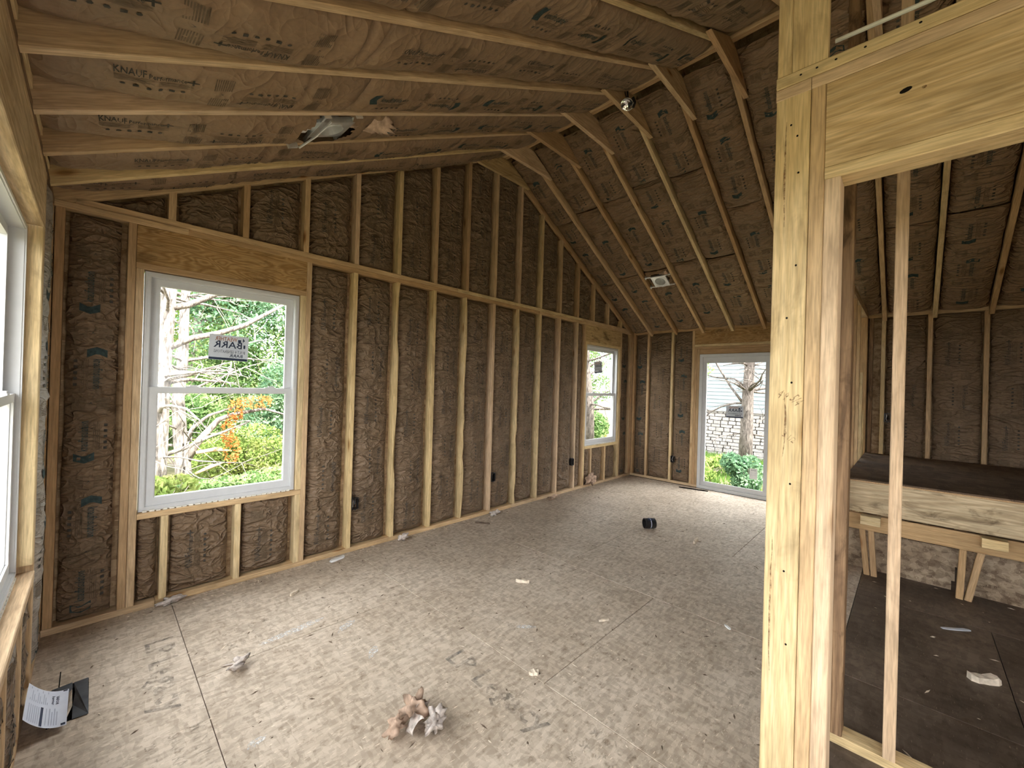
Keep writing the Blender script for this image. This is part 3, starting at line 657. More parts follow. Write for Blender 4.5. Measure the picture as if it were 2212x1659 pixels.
for k, y in enumerate(RY):
    ym = y + 0.019
    a = Vector((XL + 0.002, ym, zl(XL + 0.002))); b = Vector((XRID - 0.045, ym, zl(XRID - 0.045)))
    board('rafter', a - NLv * RD / 2, b - NLv * RD / 2, RD, 0.038, NLv, [PINE, PINE_Y, PINE, PINE_P, PINE][k % 5], C)
    a = Vector((XR - 0.004, ym, zr(XR - 0.004))); b = Vector((XRID + 0.03, ym, zr(XRID + 0.03)))
    board('rafter', a - NRv * RD / 2, b - NRv * RD / 2, RD, 0.038, NRv, [PINE_O, PINE, PINE_O, PINE, PINE_Y][k % 5], C)
    # collar tie nailed to the near face of each pair, ends cut to the slopes
    zb_, zt_ = 3.868, 4.052; xa0, xa1 = 3.560, min(3.560 + 0.184 / SL, XRID - 0.06); xb0, xb1 = 4.43, max(4.43 - 0.184 / SR, XRID + 0.06)
    yy0, yy1 = (y - 0.038, y - 0.0005); ymm = (yy0 + yy1) / 2; xc, zc = (xa0 + xb0) / 2, (zb_ + zt_) / 2
    v = []
    for yy in (yy0, yy1): v += [(xa0 - xc, yy - ymm, zb_ - zc), (xb0 - xc, yy - ymm, zb_ - zc), (xb1 - xc, yy - ymm, zt_ - zc), (xa1 - xc, yy - ymm, zt_ - zc)]
    link('collar_tie', mesh('collar_tie', v, [(0, 1, 2, 3), (7, 6, 5, 4), (0, 4, 5, 1), (1, 5, 6, 2), (2, 6, 7, 3), (3, 7, 4, 0)]), [STAINED, PINE_P, STAINED if False else PINE_O, PINE_P, PINE, PINE, PINE_O][k % 7], C, Matrix.Translation((xc, ymm, zc)))
    # blocking on the plates
    if k + 1 < len(RY) and k > 0:
        yc0, yc1 = RY[k + 1] + 0.04, y - 0.002
        lum('blocking', XL - 0.035, XL - 0.001, yc0, yc1, TOP, TOP + 0.10, PINE_Y, C)
        lum('blocking', XR + 0.001, XR + 0.035, yc0, yc1, TOP, TOP + 0.05, PINE, C)
# batts between rafters
LL = (XRID - 0.10 - 0.62) / math.cos(tl); LR = (7.12 - XRID - 0.09) / math.cos(tr)
lphase = [0.05, 0.25, 0.12, 0.155, 0.0, 0.3, 0.1, 0.2, 0.0, 0.15, 0.3, 0.1, 0.0]
for k in range(len(RY) - 1):
    y1 = RY[k] - 0.002; y0 = RY[k + 1] + 0.040; ym = (y0 + y1) / 2; W = y1 - y0
    if W < 0.1: continue
    O = Vector((0.62, ym, zl(0.62)))
    near = k in (2, 3, 4, 5)
    hl = [((1.66 - 0.62) / math.cos(tl), 0.02, 0.17)] if k == 2 else ()
    jl = [1.36, 1.62, 1.44, 1.18, 1.05, 1.5, 1.3, 1.2, 1.4, 1.5, 1.3, 1.4, 1.3][k]
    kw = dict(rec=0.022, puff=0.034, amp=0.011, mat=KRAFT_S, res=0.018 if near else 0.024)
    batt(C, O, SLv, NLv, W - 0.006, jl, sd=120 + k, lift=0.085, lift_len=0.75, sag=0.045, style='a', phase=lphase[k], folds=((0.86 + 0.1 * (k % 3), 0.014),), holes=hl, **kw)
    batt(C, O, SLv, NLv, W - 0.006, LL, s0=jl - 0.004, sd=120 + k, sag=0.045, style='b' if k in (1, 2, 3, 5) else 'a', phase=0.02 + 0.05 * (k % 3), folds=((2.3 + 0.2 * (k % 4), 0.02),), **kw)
    O = Vector((7.12, ym, zr(7.12)))
    hr = [((7.12 - 6.09) / math.cos(tr), 0.0, 0.125)] if k == 2 else ()
    jr = [1.22, 1.30, 1.33, 1.40, 1.36, 2.02, 1.95, 1.25, 1.32, 1.36, 1.30, 1.4, 1.3][k]; jr2 = jr + 1.22 if jr + 1.22 < LR - 0.3 else None
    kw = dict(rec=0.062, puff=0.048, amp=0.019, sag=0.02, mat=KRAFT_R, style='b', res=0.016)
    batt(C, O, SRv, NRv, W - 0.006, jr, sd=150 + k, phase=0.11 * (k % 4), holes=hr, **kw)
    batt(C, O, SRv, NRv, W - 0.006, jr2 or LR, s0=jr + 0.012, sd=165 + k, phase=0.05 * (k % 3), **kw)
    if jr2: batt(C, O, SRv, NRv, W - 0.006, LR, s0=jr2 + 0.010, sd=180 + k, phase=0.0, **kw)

# ---- partitions to the right
m = MB(); XP = 2.2537; YP = -3.0874
lum_par = bpy.data.objects.new('wall_opening', None); COL.objects.link(lum_par); PW = struct(lum_par, 'framed opening with a heavy post and header'); PW.name = 'wall_partition'
x0, x1 = XP, XP + TH
post = board('post', (XP + 0.019, YP - 0.0445, 0.0), (XP + 0.019, YP - 0.0445, H), 0.089, 0.038, (0, 1, 0), PINE_Y, PW)
lum('stud', XP + 0.0385, XP + 0.0765, YP - 0.089, YP, 0, H, PINE, PW)
lum('king_stud', x0, x1, YP - 0.127, YP - 0.0905, 0, H, PINE, PW); lum('jack_stud', x0, x1, YP - 0.1655, YP - 0.1278, 0, 2.1005, PINE_P, PW)
lum('header', x0, x1, YP - 2.20, YP - 0.1278, 2.139, H, HDR, PW); lum('header_plate', x0 - 0.001, x1, YP - 2.20, YP - 0.1278, 2.101, 2.1385, PINE_Y, PW)
lum('top_plate', x0 - 0.001, x1, YP - 0.0895, YP + 0.001, H + 0.0005, H + 0.038, PINE_P, PW); lum('top_plate', x0, x1, -5.6, YP - 0.091, H + 0.0005, H + 0.038, PINE_P, PW); lum('top_plate', x0 - 0.002, x1, -5.6, YP + 0.001, H + 0.0385, 2.4635, PINE_Y, PW)
lum('jack_stud', x0, x1, YP - 2.24, YP - 2.202, 0, 2.1005, PINE, PW); lum('king_stud', x0, x1, YP - 2.28, YP - 2.241, 0, H, PINE, PW)
zt = zl(XP) - 0.004
lum('cripple_stud', x0, x1, YP - 0.038, YP, 2.464, zt, PINE_Y, PW); lum('post', x0, x0 + 0.038, YP - 0.128, YP - 0.0385, 2.464, zt, PINE_Y, PW)

# closet wall behind the opening, studs run to the roof
cw = bpy.data.objects.new('wall_center', None); COL.objects.link(cw); struct(cw, 'bare stud wall behind the framed opening')
CX0, CX1 = 2.970, 3.059
lum('bottom_plate', CX0, CX1, -5.6, -3.188, 0, 0.038, PINE_Y, cw)
ztc = zl(CX0) - 0.004
for i, (y, mt, rg) in enumerate(((-3.190, BARK, 0.03), (-3.354, PINE_P, 0.014), (-3.88, PINE, 0), (-4.28, PINE, 0), (-4.6, PINE, 0), (-5.0, PINE, 0))):
    lum('stud', CX0, CX1, y - 0.038, y, 0.038, ztc, mt, cw, rg, 70 + i)
# stud partition that reaches the far wall
pr = bpy.data.objects.new('wall_inner', None); COL.objects.link(pr); struct(pr, 'bare stud partition running to the far wall')
PY0, PY1 = -3.030, -2.958
lum('bottom_plate', 4.45, XR - 0.001, PY0, PY1, 0, 0.038, PINE, pr); lum('top_plate', 4.45, XR - 0.001, PY0, PY1, H, H + 0.037, PINE, pr); lum('top_plate', 4.45, XR - 0.001, PY0, PY1, H + 0.038, TOP, PINE, pr)
for i, (x, z1, mt) in enumerate(((4.46, H, PINE), (4.9, H, PINE), (5.36, 2.10, PINE_Y), (5.400, H, PINE_O), (5.8, H, PINE_O), (6.2, H, PINE), (6.62, 1.72, PINE_Y), (6.86, 1.30, PINE_Y), (7.1, H, PINE_O))): lum('stud', x, x + 0.038, PY0, PY1, 0.038, z1, mt, pr)
lum('header', 4.94, 5.398, PY0, PY1, 2.102, 2.30, PINE_O, pr)

# ---- windows and door
def place(axis, off):
    """local x = width seen left to right from the room, y = outward, z up"""
    if axis == 'back': return Matrix.Translation((0, off, 0))
    if axis == 'right': return Matrix(((0, 1, 0, off), (-1, 0, 0, 0), (0, 0, 1, 0), (0, 0, 0, 1)))
    if axis == 'left': return Matrix(((0, -1, 0, off), (1, 0, 0, 0), (0, 0, 1, 0), (0, 0, 0, 1)))
def window(n, axis, off, x0, x1, z0, z1, label, single=False):
    M = place(axis, off); g = 0.006; x0 += g; x1 -= g; z0 += 0.004; z1 -= g
    q = MB(); q.ring(x0, x1, z0, z1, 0.030, 0.030, 0.030, 0.030, 0.022, 0.110)
    q.ring(x0 + 0.012, x1 - 0.012, z0 + 0.012, z1 - 0.012, 0.014, 0.014, 0.014, 0.014, 0.016, 0.022)
    w = struct(q.obj('window_%d' % n, VINYL, None, M), label)
    zm = (z0 + z1) / 2 + 0.012
    for nm, a, b, ya, yb, bb, tt in (('upper_sash', zm - 0.018, z1 - 0.030, 0.070, 0.098, 0.034, 0.042), ('lower_sash', z0 + 0.030, zm + 0.018, 0.034, 0.066, 0.050, 0.036)):
        q = MB(); xa, xb = x0 + 0.030, x1 - 0.030
        q.ring(xa, xb, a, b, 0.044, 0.044, bb, tt, ya, yb); q.ring(xa + 0.036, xb - 0.036, a + bb - 0.008, b - tt + 0.008, 0.012, 0.012, 0.012, 0.012, ya - 0.005 if nm == 'upper_sash' else ya + 0.010, ya + 0.016)
        s = q.obj(nm, VINYL, w, M)
        q = MB(); yg = (ya + yb) / 2 + 0.004; q.add([(xa + 0.04, yg, a + bb - 0.006), (xb - 0.04, yg, a + bb - 0.006), (xb - 0.04, yg, b - tt + 0.006), (xa + 0.04, yg, b - tt + 0.006)], [(0, 1, 2, 3)])
        q.obj('glass', GLASS, s, M)
    for fx in (0.28, 0.80):
        q = MB(); cxx = x0 + (x1 - x0) * fx; q.box(cxx - 0.035, cxx + 0.035, 0.036, 0.062, zm + 0.0185, zm + 0.025); q.box(cxx - 0.012, cxx + 0.028, 0.040, 0.054, zm + 0.0255, zm + 0.034); q.obj('sash_lock', VINYL, w, M)
    q = MB()
    for i in range(26):                                           # foam bead squeezed along the bottom gap
        xx = x0 + 0.02 + (x1 - x0 - 0.04) * i / 26; q.box(xx, xx + 0.02 + 0.01 * random.random(), 0.014, 0.03, z0 - 0.004, z0 + 0.003 + 0.004 * random.random())
    q.obj('foam_bead', FOAM, w, M)['kind'] = 'stuff'
    return w
window(1, 'back', 0.0, W1[0], W1[1], W1[2], W1[3], 'double hung white window nearest the left corner')
window(2, 'back', 0.0, W2[0], W2[1], W2[2], W2[3], 'double hung white window nearest the far corner')
# large left window: two double hung units side by side
window(3, 'left', XL - 0.03, LW[0], -1.645, LW[2], LW[3], 'near half of the large window beside the viewer')
window(5, 'left', XL - 0.03, LW_ADDED[0], -4.465, LW_ADDED[2], LW_ADDED[3], 'added unseen daylight window further along the left wall behind the viewer')  # this unit and the next are added behind the camera for daylight
window(6, 'left', XL - 0.03, -4.455, LW_ADDED[1], LW_ADDED[2], LW_ADDED[3], 'added unseen daylight window on the left wall just behind the viewer')
window(4, 'left', XL - 0.03, -1.635, LW[1], LW[2], LW[3], 'far half of the large window beside the viewer')

M = place('right', XR); q = MB(); d0, d1 = 1.108, 2.946
q.ring(d0, d1, 0.002, 2.020, 0.042, 0.042, 0.045, 0.045, -0.012, 0.11)
door = struct(q.obj('door_1', VINYL, None, M), 'white sliding glass patio door in the far wall')
for nm, a, b, ya in (('sliding_panel', d0 + 0.040, 2.045, 0.016), ('fixed_panel', 1.985, d1 - 0.040, 0.056)):
    q = MB(); q.ring(a, b, 0.046, 1.976, 0.052, 0.062, 0.062, 0.082, ya, ya + 0.036); q.ring(a + 0.046, b - 0.056, 0.102, 1.90, 0.012, 0.012, 0.012, 0.012, ya - 0.005, ya)
    s = q.obj(nm, VINYL, door, M)
    q = MB(); yg = ya + 0.018; q.add([(a + .05, yg, .105), (b - .06, yg, .105), (b - .06, yg, 1.897), (a + .05, yg, 1.897)], [(0, 1, 2, 3)]); q.obj('glass', GLASS, s, M)

# ---- stickers on the glass, printed on the outer face so they read in reverse
def sticker(name, label, M, w, h, rows, bar=True, mat=SILVER, mirror=True):
    q = MB(); q.box(-w / 2, w / 2, -0.0006, 0, -h / 2, h / 2); t = q.obj(name, mat, None, M); tag(t, label, 'sticker')
    def pr_(VF, m_, nm):
        V, F = VF; V = V.copy()
        if mirror: V[:, 0] *= -1
        vv = np.stack([V[:, 0], np.full(len(V), -0.0011), V[:, 1]], 1); link(nm, npmesh(nm, vv, F), m_, t, M)
    for s, x, y, wd, hg, m_, bold in rows:
        d = P2(); d.add(text2d(s, bold), wd * w, hg * h, x * w, y * h); pr_(d.get(), m_, 'printed_words')
    if bar: d = P2(); d.add(rect2d(-w * 0.49, w * 0.49, -h * 0.49, -h * 0.40, 2)); d.add(rect2d(-w * 0.42, -w * 0.37, h * 0.02, h * 0.16, 1)); d.add(rect2d(-w * .30, -w * .22, h * .24, h * .36, 1)); pr_(d.get(), NAVY, 'printed_bar')
    return t
ROWS = [('4', -0.40, 0.27, 0.06, 0.11, NAVY, True), ('WEATHER', -0.20, 0.27, 0.56, 1.05, RUST, True), ('BARR', -0.33, 0.0, 0.72, 0.90, NAVY, True), ('WINDOWS', -0.33, -0.085, 0.5, 0.45, PRINTG, False), ('BUILT 4 GENERATIONS', -0.42, -0.21, 0.80, 1.75, NAVY, False), ('BARR', -0.36, -0.36, 0.34, 0.42, NAVY, True)]
T1 = Matrix.Translation((1.428, 0.080, 1.674)) @ Matrix.Rotation(math.radians(1.5), 4, 'Y')
sticker('window_sticker', 'silver sticker reading in reverse on the left window', T1, 0.235, 0.178, ROWS)
sticker('window_sticker', 'tilted silver sticker on the small window near the far corner', Matrix.Translation((6.24, 0.080, 1.788)) @ Matrix.Rotation(math.radians(-6), 4, 'Y'), 0.225, 0.178, ROWS)
MD = place('right', XR); sticker('window_sticker', 'silver sticker reading in reverse on the patio door glass', Matrix.Translation((XR + 0.030, -1.597, 1.180)) @ Matrix.Rotation(math.radians(-90), 4, 'Z'), 0.226, 0.172, ROWS)
sticker('door_label', 'small white paper label low on the patio door glass', Matrix.Translation((XR + 0.030, -1.856, 0.330)) @ Matrix.Rotation(math.radians(-90), 4, 'Z'), 0.098, 0.148, [('NOTICE', -0.3, 0.28, 0.6, 0.6, NAVY, True), ('please read', -0.35, 0.05, 0.7, 0.5, PRINTG, False), ('before use', -0.35, -0.15, 0.7, 0.5, PRINTG, False)], False, CABLE, False)

# ================================================================== things in the room
def outlet(label, loc, facing, d=1):
    """black plastic box: front open towards the room; d = cable side"""
    Mx = {'back': Matrix.Translation(loc), 'right': Matrix.Translation(loc) @ Matrix.Rotation(math.radians(-90), 4, 'Z')}[facing]
    t = empty('outlet_box', loc, label, 'electrical box', 'black outlet boxes on the studs')
    q = MB(); q.ring(0, 0.056, -0.048, 0.048, 0.004, 0.004, 0.004, 0.004, -0.013, 0.058); q.box(0.004, 0.052, 0.050, 0.056, -0.044, 0.044); q.obj('box_body', BLACK, t, Mx)
    for e in ((0.024, 0.032, -0.014, 0.0, 0.0485, 0.056), (0.024, 0.032, -0.014, 0.0, -0.056, -0.0485)): q = MB(); q.box(*e); q.obj('mounting_ear', BLACK, t, Mx)
    for i in range(2):
        q = MB(); x = 0.018 + i * 0.016; q.tube([(x, 0.045, 0.040), (x + 0.003, 0.020, 0.02), (x - 0.002, 0.012, -0.012), (x + 0.004, 0.030, -0.036)], 0.0038, 6); q.obj('cable_end', CABLE if i == 0 else BLACK, t, Mx)
outlet('black outlet box on the stud right of the left window', (2.326, 0.0, 0.41), 'back')
outlet('black outlet box halfway along the gable wall', (A0 + 4 * 0.4064 + 0.039, 0.0, 0.41), 'back')
outlet('black outlet box left of the stud beside the far small window', (A0 + 8 * 0.4064 - 0.057, 0.0, 0.41), 'back')
outlet('black outlet box on the wall next to the patio door', (XR, -0.697, 0.375), 'right')
outlet('black outlet box in the dark room above the platform', (XR, -3.19, 1.22), 'right')

def frame_m(c, S, Nn):
    S = Vector(S); Nn = Vector(Nn); T = Nn.cross(S); c = Vector(c)
    return Matrix(((S.x, T.x, Nn.x, c.x), (S.y, T.y, Nn.y, c.y), (S.z, T.z, Nn.z, c.z), (0, 0, 0, 1)))
def can_light(label, c, S, Nn, brackets):
    Mx = frame_m(c, S, Nn); t = empty('recessed_light', c, label, 'light fixture', 'recessed light housings')
    R = 0.068; q = MB(); n = 24                                      # plate with round hole
    sq = []
    for k in range(n):
        a = 2 * math.pi * k / n; ca, sa = math.cos(a), math.sin(a); f = 0.102 / max(abs(ca), abs(sa)); sq.append((ca * f, sa * f))
    v = [(x, y, 0) for x, y in sq] + [(R * math.cos(2 * math.pi * k / n), R * math.sin(2 * math.pi * k / n), 0) for k in range(n)] + [(x, y, -0.03) for x, y in sq]
    q.add(v, [(k, (k + 1) % n, n + (k + 1) % n, n + k) for k in range(n)] + [((k + 1) % n, k, 2 * n + k, 2 * n + (k + 1) % n) for k in range(n)]); q.obj('housing_plate', GALV, t, Mx)
    q = MB(); q.lathe([(R, 0.004), (R, -0.02), (R * 0.92, -0.09), (R * 0.5, -0.12), (0.001, -0.125)], n=28); q.obj('reflector', GALV, t, Mx, True)
    q = MB(); q.box(-0.19, -0.10, -0.05, 0.05, -0.09, -0.02); q.obj('junction_box', GALV, t, Mx)
    for sx in (-1, 1):
        q = MB(); q.box(sx * 0.098 - 0.006, sx * 0.098 + 0.006, -0.17, 0.17, -0.022, -0.004); q.box(sx * 0.098 - 0.02, sx * 0.098 + 0.02, 0.168, 0.176, -0.04, 0.006); q.obj('hanger_bar', GALV, t, Mx)
    if brackets:
        q = MB(); q.tube([(-0.15, -0.165, 0.030), (-0.10, -0.02, 0.024), (-0.07, 0.15, 0.012)], 0.0065, 6); q.obj('bar_hanger', GALV, t, Mx)
        q = MB(); q.box(-0.20, -0.155, -0.02, 0.10, 0.0, 0.004); q.obj('paper_tag', CABLE, t, Mx)
        q = MB(); q.box(-0.215, -0.16, -0.172, -0.150, -0.01, 0.03); q.obj('bracket_foot', GALV, t, Mx)
    return t
cR = Vector((6.10, -0.935, zr(6.10))) - NRv * 0.012
can_light('square recessed light housing with round opening in the right slope', Vector((6.10, -0.945, zr(6.10))) - NRv * 0.006, SRv, NRv, False)
can_light('shiny tilted recessed light housing in the left slope', Vector((1.70, -0.945, zl(1.70))) + NLv * 0.004, SLv, NLv, True)

def lump(name, c, r, mat, label=None, cat=None, parent=None, sd=0, squash=(1, 1, 0.6), rough=0.5, n=14, group=None):
    V = []; F = []
    for i in range(n + 1):
        th = math.pi * i / n
        for k in range(2 * n):
            ph = math.pi * k / n; V.append((math.sin(th) * math.cos(ph), math.sin(th) * math.sin(ph), math.cos(th)))
    V = np.array(V); d = 1 + rough * (vn(V[:, 0] * 2.3 + sd * 3.1 + 9, V[:, 1] * 2.3 + V[:, 2] * 1.7 + sd) - 0.5) * 2 + rough * 0.8 * (vn(V[:, 0] * 6 + sd, V[:, 2] * 6 + V[:, 1] * 5 + sd * 2 + 20) - 0.5)
    V = V * d[:, None] * r * np.array(squash)
    for i in range(n):
        for k in range(2 * n): F.append((i * 2 * n + k, (i + 1) * 2 * n + k, (i + 1) * 2 * n + (k + 1) % (2 * n), i * 2 * n + (k + 1) % (2 * n)))
    zmin = V[:, 2].min(); V[:, 2] -= zmin
    o = link(name, npmesh(name, V, np.array(F), True), mat, parent, Matrix.Translation(c))
    if label: tag(o, label, cat, group)
    return o
# loose pink wool round the left light
lump('loose_insulation', (1.80, -1.02, zl(1.80) - 0.01), 0.11, PINK, 'loose pinkish fibreglass wool tucked beside the left recessed light', 'insulation', None, 4, (1.4, 0.7, 0.55), 0.7, 18)
lump('loose_insulation', (6.05, -1.06, zr(6.05) + 0.02), 0.06, PINK, 'scrap of pinkish wool beside the right recessed light', 'insulation', None, 7, (1.5, 0.5, 0.5), 0.7, 12)

# hanging fixture box at the ridge
dc = Vector((3.845, -1.655, 3.868)); t = empty('ceiling_box', dc, 'shiny domed fixture box strapped to a collar tie', 'electrical box')
q = MB(); q.lathe([(0.001, 0.03), (0.03, 0.026), (0.048, 0.008), (0.054, -0.012), (0.050, -0.012), (0.044, 0.004), (0.001, 0.012)], n=24); q.obj('chrome_dome', CHROME, t, Matrix.Translation(dc) @ Matrix.Rotation(math.radians(28), 4, 'Y'), True)
q = MB(); q.tube([(3.873, -1.625, 4.10), (3.868, -1.640, 3.99), (3.862, -1.655, 3.89), (3.858, -1.665, 3.835)], 0.008, 7); q.obj('black_cable', BLACK, t)
q = MB(); q.tube([(3.853, -1.618, 4.06), (3.850, -1.630, 3.97), (3.852, -1.650, 3.90)], 0.006, 6); q.obj('black_cable', BLACK, t)
q = MB(); q.tube([(3.856, -1.700, 3.905), (3.868, -1.712, 3.865), (3.862, -1.700, 3.825)], 0.012, 7); q.obj('black_strap', BLACK, t)

# white conduit above the opening
q = MB(); q.tube([(2.315, -3.225, 2.545), (2.315, -3.6, 2.538), (2.315, -4.6, 2.53)], 0.0062, 8); tag(q.obj('conduit', CABLE), 'thin white rod lying above the header of the opening', 'rod')

# floor duct with torn metal boot
t = empty('floor_duct', (0.72, -0.75, 0.0), 'square floor duct opening with bent metal boot', 'duct')
q = MB(); a, b, c_, d = hx0 + 0.004, hx1 - 0.004, hy0 + 0.004, hy1 - 0.004
q.add([(a, c_, 0.001), (b, c_, 0.001), (b, d, 0.001), (a, d, 0.001), (a + .01, c_ + .01, -0.26), (b - .01, c_ + .01, -0.26), (b - .01, d - .01, -0.26), (a + .01, d - .01, -0.26)], [(0, 1, 5, 4), (1, 2, 6, 5), (2, 3, 7, 6), (3, 0, 4, 7), (4, 5, 6, 7)]); q.obj('duct_boot', DUCT, t)
q = MB(); q.add([(b - 0.045, c_ - 0.005, 0.003), (b + 0.004, c_ - 0.01, 0.004), (b + 0.002, d + 0.004, 0.004), (b - 0.045, d, 0.004), (b - 0.04, -0.69, 0.0), (b - 0.045, -0.78, -0.004)], [(0, 1, 2, 3, 4, 5)]); q.obj('metal_flange', DUCT, t)
q = MB(); q.add([(a, d, 0.003), (b - 0.05, d + 0.003, 0.006), (b - 0.048, d - 0.075, -0.008), (a + 0.02, d - 0.06, -0.01)], [(0, 1, 2, 3)]); q.obj('metal_flange', DUCT, t)
q = MB(); q.add([(b - 0.075, -0.68, -0.02), (b - 0.05, -0.66, 0.002), (b - 0.046, -0.80, 0.004), (b - 0.062, -0.88, 0.0), (b - 0.085, -0.80, -0.03)], [(0, 1, 2, 3, 4)]); q.obj('torn_paper', CHIP, t)
q = MB(); q.box(0.676, 0.680, -0.60, -0.46, -0.003, 0.0012); tag(q.obj('saw_slot', DARK), 'dark saw cut slot in the floor above the duct', 'slot')

# curled instruction leaflet
LO = Vector((0.60, -0.825, 0.0)); nx, ny = 14, 8; V = []; F = []
def leaf_pt(u, v):                                        # u across 0..1 (from the wall out), v along -0.5..0.5
    x = 0.592 + 0.120 * u; y = -0.825 + 0.25 * v + 0.02 * (1 - u); z = 0.014 + 0.085 * (1 - u) ** 2.2 + 0.012 * math.sin(3 * v + 1) + 0.010 * u
    return Vector((x, y, z))
for i in range(nx + 1):
    for j in range(ny + 1): V.append(leaf_pt(i / nx, j / ny - 0.5) - LO)
for i in range(nx):
    for j in range(ny): a = i * (ny + 1) + j; F.append((a, a + ny + 1, a + ny + 2, a + 1))
lf = link('leaflet', npmesh('leaflet', np.array([tuple(v) for v in V]), np.array(F), True), PAPER, None, Matrix.Translation(LO)); tag(lf, 'curled white printed leaflet lying over the floor duct', 'paper')
def leaf_print(VF, m_, nm):
    Vq, Fq = VF; P = np.array([tuple(leaf_pt(float(p[0]), float(p[1])) + Vector((0, 0, 0.0012)) - LO) for p in Vq]); o = link(nm, npmesh(nm, P, Fq), m_, lf, Matrix.Translation(LO))
d = P2(); d.add(rect2d(0.86, 0.97, -0.48, 0.48, 6)); leaf_print(d.get(), NAVY, 'printed_band')
d = P2()
Vt, Ft = text2d('VAPOR', True); d.add((np.stack([0.70 + Vt[:, 1] * 0.36, 0.30 - Vt[:, 0] * 0.26], 1), Ft)); Vt, Ft = text2d('barrier', True); d.add((np.stack([0.60 + Vt[:, 1] * 0.30, 0.30 - Vt[:, 0] * 0.26], 1), Ft)); d.add(rect2d(0.36, 0.42, -0.48, -0.05, 5)); leaf_print(d.get(), PRINT, 'printed_heading')
d = P2()
for i in range(10):
    u = 0.08 + i * 0.045
    if abs(u - 0.39) > 0.05: d.add(rect2d(u, u + 0.018, -0.45, -0.06, 5))
    d.add(rect2d(u, u + 0.018, 0.03, 0.44 - 0.1 * (i % 3), 5))
for i in range(4): d.add(rect2d(0.56 + i * 0.06, 0.585 + i * 0.06, -0.45, -0.06 - 0.08 * (i % 2), 4))
leaf_print(d.get(), PRINTG, 'printed_text')

# worn lettering on the floor panels, drawn along -y or as the photo shows it
def floor_words(s, x, y, ang, L, hgt, mat, bold=True):
    Vt, Ft = text2d(s, bold); ca, sa = math.cos(ang), math.sin(ang); a = Vt[:, 0] * L; b = Vt[:, 1] * hgt
    P = np.stack([a * ca - b * sa, a * sa + b * ca, np.full(len(a), 0.0006)], 1); link('floor_print', npmesh('floor_print', P, Ft), mat, floor, Matrix.Translation((x, y, 0)))
dn = -math.pi / 2
floor_words('LP Legacy', 0.985, -0.46, dn, 0.66, 0.66, WORN); floor_words('LP Legacy', 2.10, -1.66, dn, 0.66, 0.66, WORN)
for i, s in enumerate(('MADE IN THE U.S.A.', 'SHRINKAGE ALLOWED', '23/32 TONGUE AND GROOVE')): floor_words(s, 1.07 - i * 0.07, -1.28, dn, 0.5, 0.62, WORN2); floor_words(s, 2.26 - i * 0.08, -2.46, dn, 0.5, 0.62, WORN2); floor_words(s, 1.50 - i * 0.07, -0.62, dn, 0.34, 0.45, WORN2)
floor_words('LIFETIME WARRANTY', 2.55, -1.55, dn, 0.4, 0.45, WORN2); floor_words('DESIGN SPAN 24', 2.75, -2.0, dn, 0.4, 0.5, WORN2); floor_words('GAP HERE', 1.30, -0.62, dn, 0.2, 0.25, WORN2)
def scuff(x, y, a, b, ang, mat=SCUFF):
    pts = [(a * math.cos(t) * (0.7 + 0.5 * random.random()), b * math.sin(t) * (0.7 + 0.5 * random.random())) for t in np.linspace(0, 2 * math.pi, 14)[:-1]]
    Vq, Fq = poly2d([(0, 0)] + pts + [pts[0]]); ca, sa = math.cos(ang), math.sin(ang)
    link('scuff_mark', npmesh('scuff_mark', np.stack([Vq[:, 0] * ca - Vq[:, 1] * sa, Vq[:, 0] * sa + Vq[:, 1] * ca, np.full(len(Vq), 0.0007)], 1), Fq), mat, floor, Matrix.Translation((x, y, 0)))
scuff(2.63, -1.76, 0.06, 0.02, -0.8); scuff(1.6, -0.86, 0.2, 0.03, 0.1); scuff(1.85, -1.02, 0.07, 0.03, 0.4); scuff(1.25, -1.55, 0.04, 0.02, 0.3); scuff(1.85, -1.35, 0.05, 0.02, 0.8)

# black pipe coupling on the floor
pc = Vector((4.90, -1.455, 0.0)); t = empty('pipe_coupling', pc, 'short black plastic pipe coupling standing on the floor', 'pipe fitting')
Mx = Matrix.Translation(pc + Vector((0, 0, 0.052))) @ Matrix.Rotation(math.radians(-38), 4, 'Z') @ Matrix.Rotation(math.radians(90), 4, 'Y')
q = MB(); q.lathe([(0.044, -0.056), (0.052, -0.056), (0.052, 0.056), (0.044, 0.056), (0.044, -0.056)], n=28); q.obj('coupling_body', BLACK, t, Mx, False)
q = MB(); q.lathe([(0.0522, -0.004), (0.0534, -0.004), (0.0534, 0.004), (0.0522, 0.004)], n=28); q.obj('centre_ridge', PRINTG, t, Mx)
q = MB(); q.box(0.0505, 0.0527, -0.014, 0.014, -0.03, 0.03); q.obj('bar_code_label', NAVY, t, Mx @ Matrix.Rotation(math.radians(205), 4, 'Z'))

